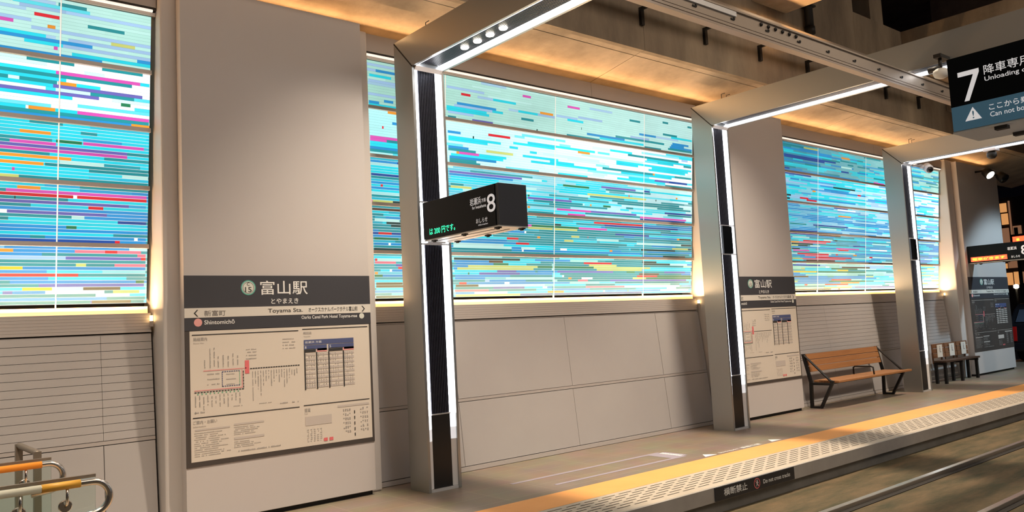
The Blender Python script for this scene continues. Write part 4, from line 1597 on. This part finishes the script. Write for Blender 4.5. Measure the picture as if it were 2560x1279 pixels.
t = thing('dome_camera', 'pale dome under the second portal beam, half behind the 7 sign', 'camera', (9.4, 3.62, 4.2))
m = MB()
m.box(9.35, 9.599, 3.58, 3.66, 4.36, 4.40)
m.tube([(9.42, 3.62, 4.36), (9.42, 3.62, 4.24)], 0.02, 10)
m.tube([(9.42, 3.75, 4.25), (9.42, 3.62, 4.25)], 0.035, 10)
m.build('arm', 'dark_steel', t)
m = MB()
m.lathe((9.42, 3.62, 4.24), (0, 0, -1), [(0.05, 0), (0.08, 0.02), (0.085, 0.05), (0.07, 0.09), (0.03, 0.11)], 24)
m.build('dome', 'paper', t)

t = thing('ceiling_speaker', 'small dark speaker under the farthest portal beam, below the 7 sign', 'speaker', (16.0, 5.3, 4.3))
m = MB()
m.box(15.66, 15.86, 5.25, 5.45, 4.30, 4.36)
m.build('mount', 'rail_beige', t)
m = MB()
m.lathe((15.76, 5.35, 4.30), (0, 0, -1), [(0.05, 0), (0.08, 0.03), (0.08, 0.09), (0.05, 0.13)], 18)
m.build('body', 'dark_steel', t)

for i, (x, z, lab) in enumerate(((20.35, 4.62, 'left dark floodlight with a lit lens, high on the far pillar'), (21.2, 4.60, 'right dark floodlight, high on the far pillar'))):
    t = thing('floodlight', lab, 'light', (x, 7.2, z), 'dark floodlights high on the far pillar')
    m = MB()
    m.tube([(x, 7.295, z + 0.05), (x, 7.10, z + 0.05), (x, 7.06, z)], 0.025, 8)
    m.build('arm', 'dark_steel', t)
    m = MB()
    m.lathe((x, 7.05, z), (-0.25, -0.6, -0.6), [(0.06, -0.08), (0.10, -0.05), (0.12, 0.12)], 18)
    m.build('housing', 'dark_steel', t)
    m = MB()
    m.lathe((x - 0.035, 6.966, z - 0.084), (-0.25, -0.6, -0.6), [(0.10, 0), (0.09, 0.006)], 18)
    m.build('lens', 'lens_lit' if i == 0 else 'lens_black', t)

# ---------------------------------------------------------------- street beyond the platform
t = thing('office_building', 'dark building across the street with a few lit windows', 'building', (44, 14, 0))
m = MB()
m.box(40.0, 52, 6, 15.0, 0, 30)
m.build('facade', 'facade', t)
m = MB()
m.box(39.9, 39.99, 6.2, 14.2, 6.25, 6.72)
m.build('sign_band', 'facade_blue', t)
for (y0, y1, z0, z1, k) in ((13.20, 13.46, 5.62, 6.02, 'win_warm'), (13.18, 13.44, 5.06, 5.55, 'win_warm'), (13.24, 13.50, 2.35, 2.90, 'win_warm'), (12.92, 13.18, 2.35, 2.92, 'win_warm'),
                            (13.06, 13.12, 4.2, 6.1, 'win_dim'), (12.7, 13.02, 4.35, 4.95, 'win_dim'), (13.2, 13.5, 4.2, 4.9, 'win_dim'), (13.40, 13.50, 3.10, 3.32, 'win_warm'),
                            (12.4, 12.85, 2.4, 2.9, 'win_dim'), (13.0, 13.35, 3.1, 3.4, 'win_dim'), (11.6, 12.2, 5.1, 5.9, 'win_warm'), (11.4, 12.2, 2.3, 2.9, 'win_warm')):
    m = MB()
    m.box(39.93, 39.99, y0, y1, z0, z1)
    m.build('window', k, t)
t = thing('street_lamp', 'bright white lamp across the street, below lit windows', 'lamp', (38, 12.5, 0))
m = MB()
m.tube([(38, 12.5, -0.002), (38, 12.5, 2.15)], 0.05, 10)
m.build('pole', 'dark_steel', t)
m = MB()
m.lathe((38, 12.5, 2.15), (0, 0, 1), [(0.05, 0), (0.10, 0.04), (0.10, 0.14), (0.04, 0.18)], 16)
m.build('lantern', 'lamp_white', t)
t = thing('tram_signal', 'red tram signal past the platform end, above the far sign', 'signal', (30.5, 9.8, 0))
m = MB()
m.tube([(30.5, 9.86, -0.002), (30.5, 9.86, 4.1)], 0.06, 10)
m.build('pole', 'dark_steel', t)
m = MB()
m.box(30.3, 30.42, 9.2, 9.98, 3.48, 3.86)
m.build('head', 'kick_black', t)
m = MB()
m.box(30.285, 30.299, 9.30, 9.92, 3.56, 3.78)
m.build('red_lamp', 'led_red', t)
m = MB()
m.box(30.27, 30.284, 9.72, 9.80, 3.63, 3.71)
m.build('amber_dot', 'led_amber', t)

# parked car at the right edge, beyond the last pillar
t = thing('parked_car', 'dark car with a red tail light at the right edge, beyond the last name board', 'car', (25.6, 7.4, -0.002))
Y0, Y1, X0 = 6.55, 8.22, 24.0
m = MB()
prof = [(X0 + 0.02, 0.28), (X0, 0.55), (X0 + 0.04, 0.98), (X0 + 0.28, 1.40), (X0 + 0.60, 1.54), (X0 + 2.0, 1.56), (X0 + 2.7, 1.42), (X0 + 3.4, 1.02), (X0 + 4.2, 0.88), (X0 + 4.38, 0.62), (X0 + 4.36, 0.28)]
n = len(prof)
vs = [(x, Y0 + (0.0 if z < 1.0 else 0.12), z) for x, z in prof] + [(x, Y1 - (0.0 if z < 1.0 else 0.12), z) for x, z in prof]
m.mesh(vs, [list(range(n))[::-1], list(range(n, 2 * n))] + [[i, (i + 1) % n, n + (i + 1) % n, n + i] for i in range(n)])
m.build('body', 'car_black', t, bevel=0.04)
m = MB()
m.mesh([(X0 + 0.075, Y0 + 0.2, 1.06), (X0 + 0.075, Y1 - 0.2, 1.06), (X0 + 0.262, Y1 - 0.26, 1.385), (X0 + 0.262, Y0 + 0.26, 1.385),
        (X0 + 0.055, Y0 + 0.2, 1.06), (X0 + 0.055, Y1 - 0.2, 1.06), (X0 + 0.242, Y1 - 0.26, 1.385), (X0 + 0.242, Y0 + 0.26, 1.385)],
       [(0, 1, 2, 3), (7, 6, 5, 4), (0, 4, 5, 1), (3, 2, 6, 7), (0, 3, 7, 4), (1, 5, 6, 2)])
m.build('rear_window', 'car_glass', t)
for ya_, yb_ in ((Y0 + 0.02, Y0 + 0.22), (Y1 - 0.22, Y1 - 0.02)):
    m = MB()
    m.box(X0 - 0.02, X0 + 0.03, ya_, yb_, 0.56, 0.94)
    m.build('tail_light', 'tail_red', t)
m = MB()
m.box(X0 - 0.03, X0 + 0.05, Y0 + 0.05, Y1 - 0.05, 0.32, 0.5)
m.build('bumper', 'car_black', t, bevel=0.02)
for xx in (X0 + 0.85, X0 + 3.45):
    for yy, s in ((Y0 + 0.09, -1), (Y1 - 0.09, 1)):
        m = MB()
        m.lathe((xx, yy - s * 0.1, 0.318), (0, s, 0), [(0.22, 0.0), (0.31, 0.02), (0.318, 0.06), (0.318, 0.17), (0.30, 0.195), (0.17, 0.2)], 24)
        m.build('wheel', 'tyre', t)

# ---------------------------------------------------------------- tidy up
bpy.data.objects.remove(_fo)
for o in bpy.data.objects:
    if 'base' in o:
        del o['base']
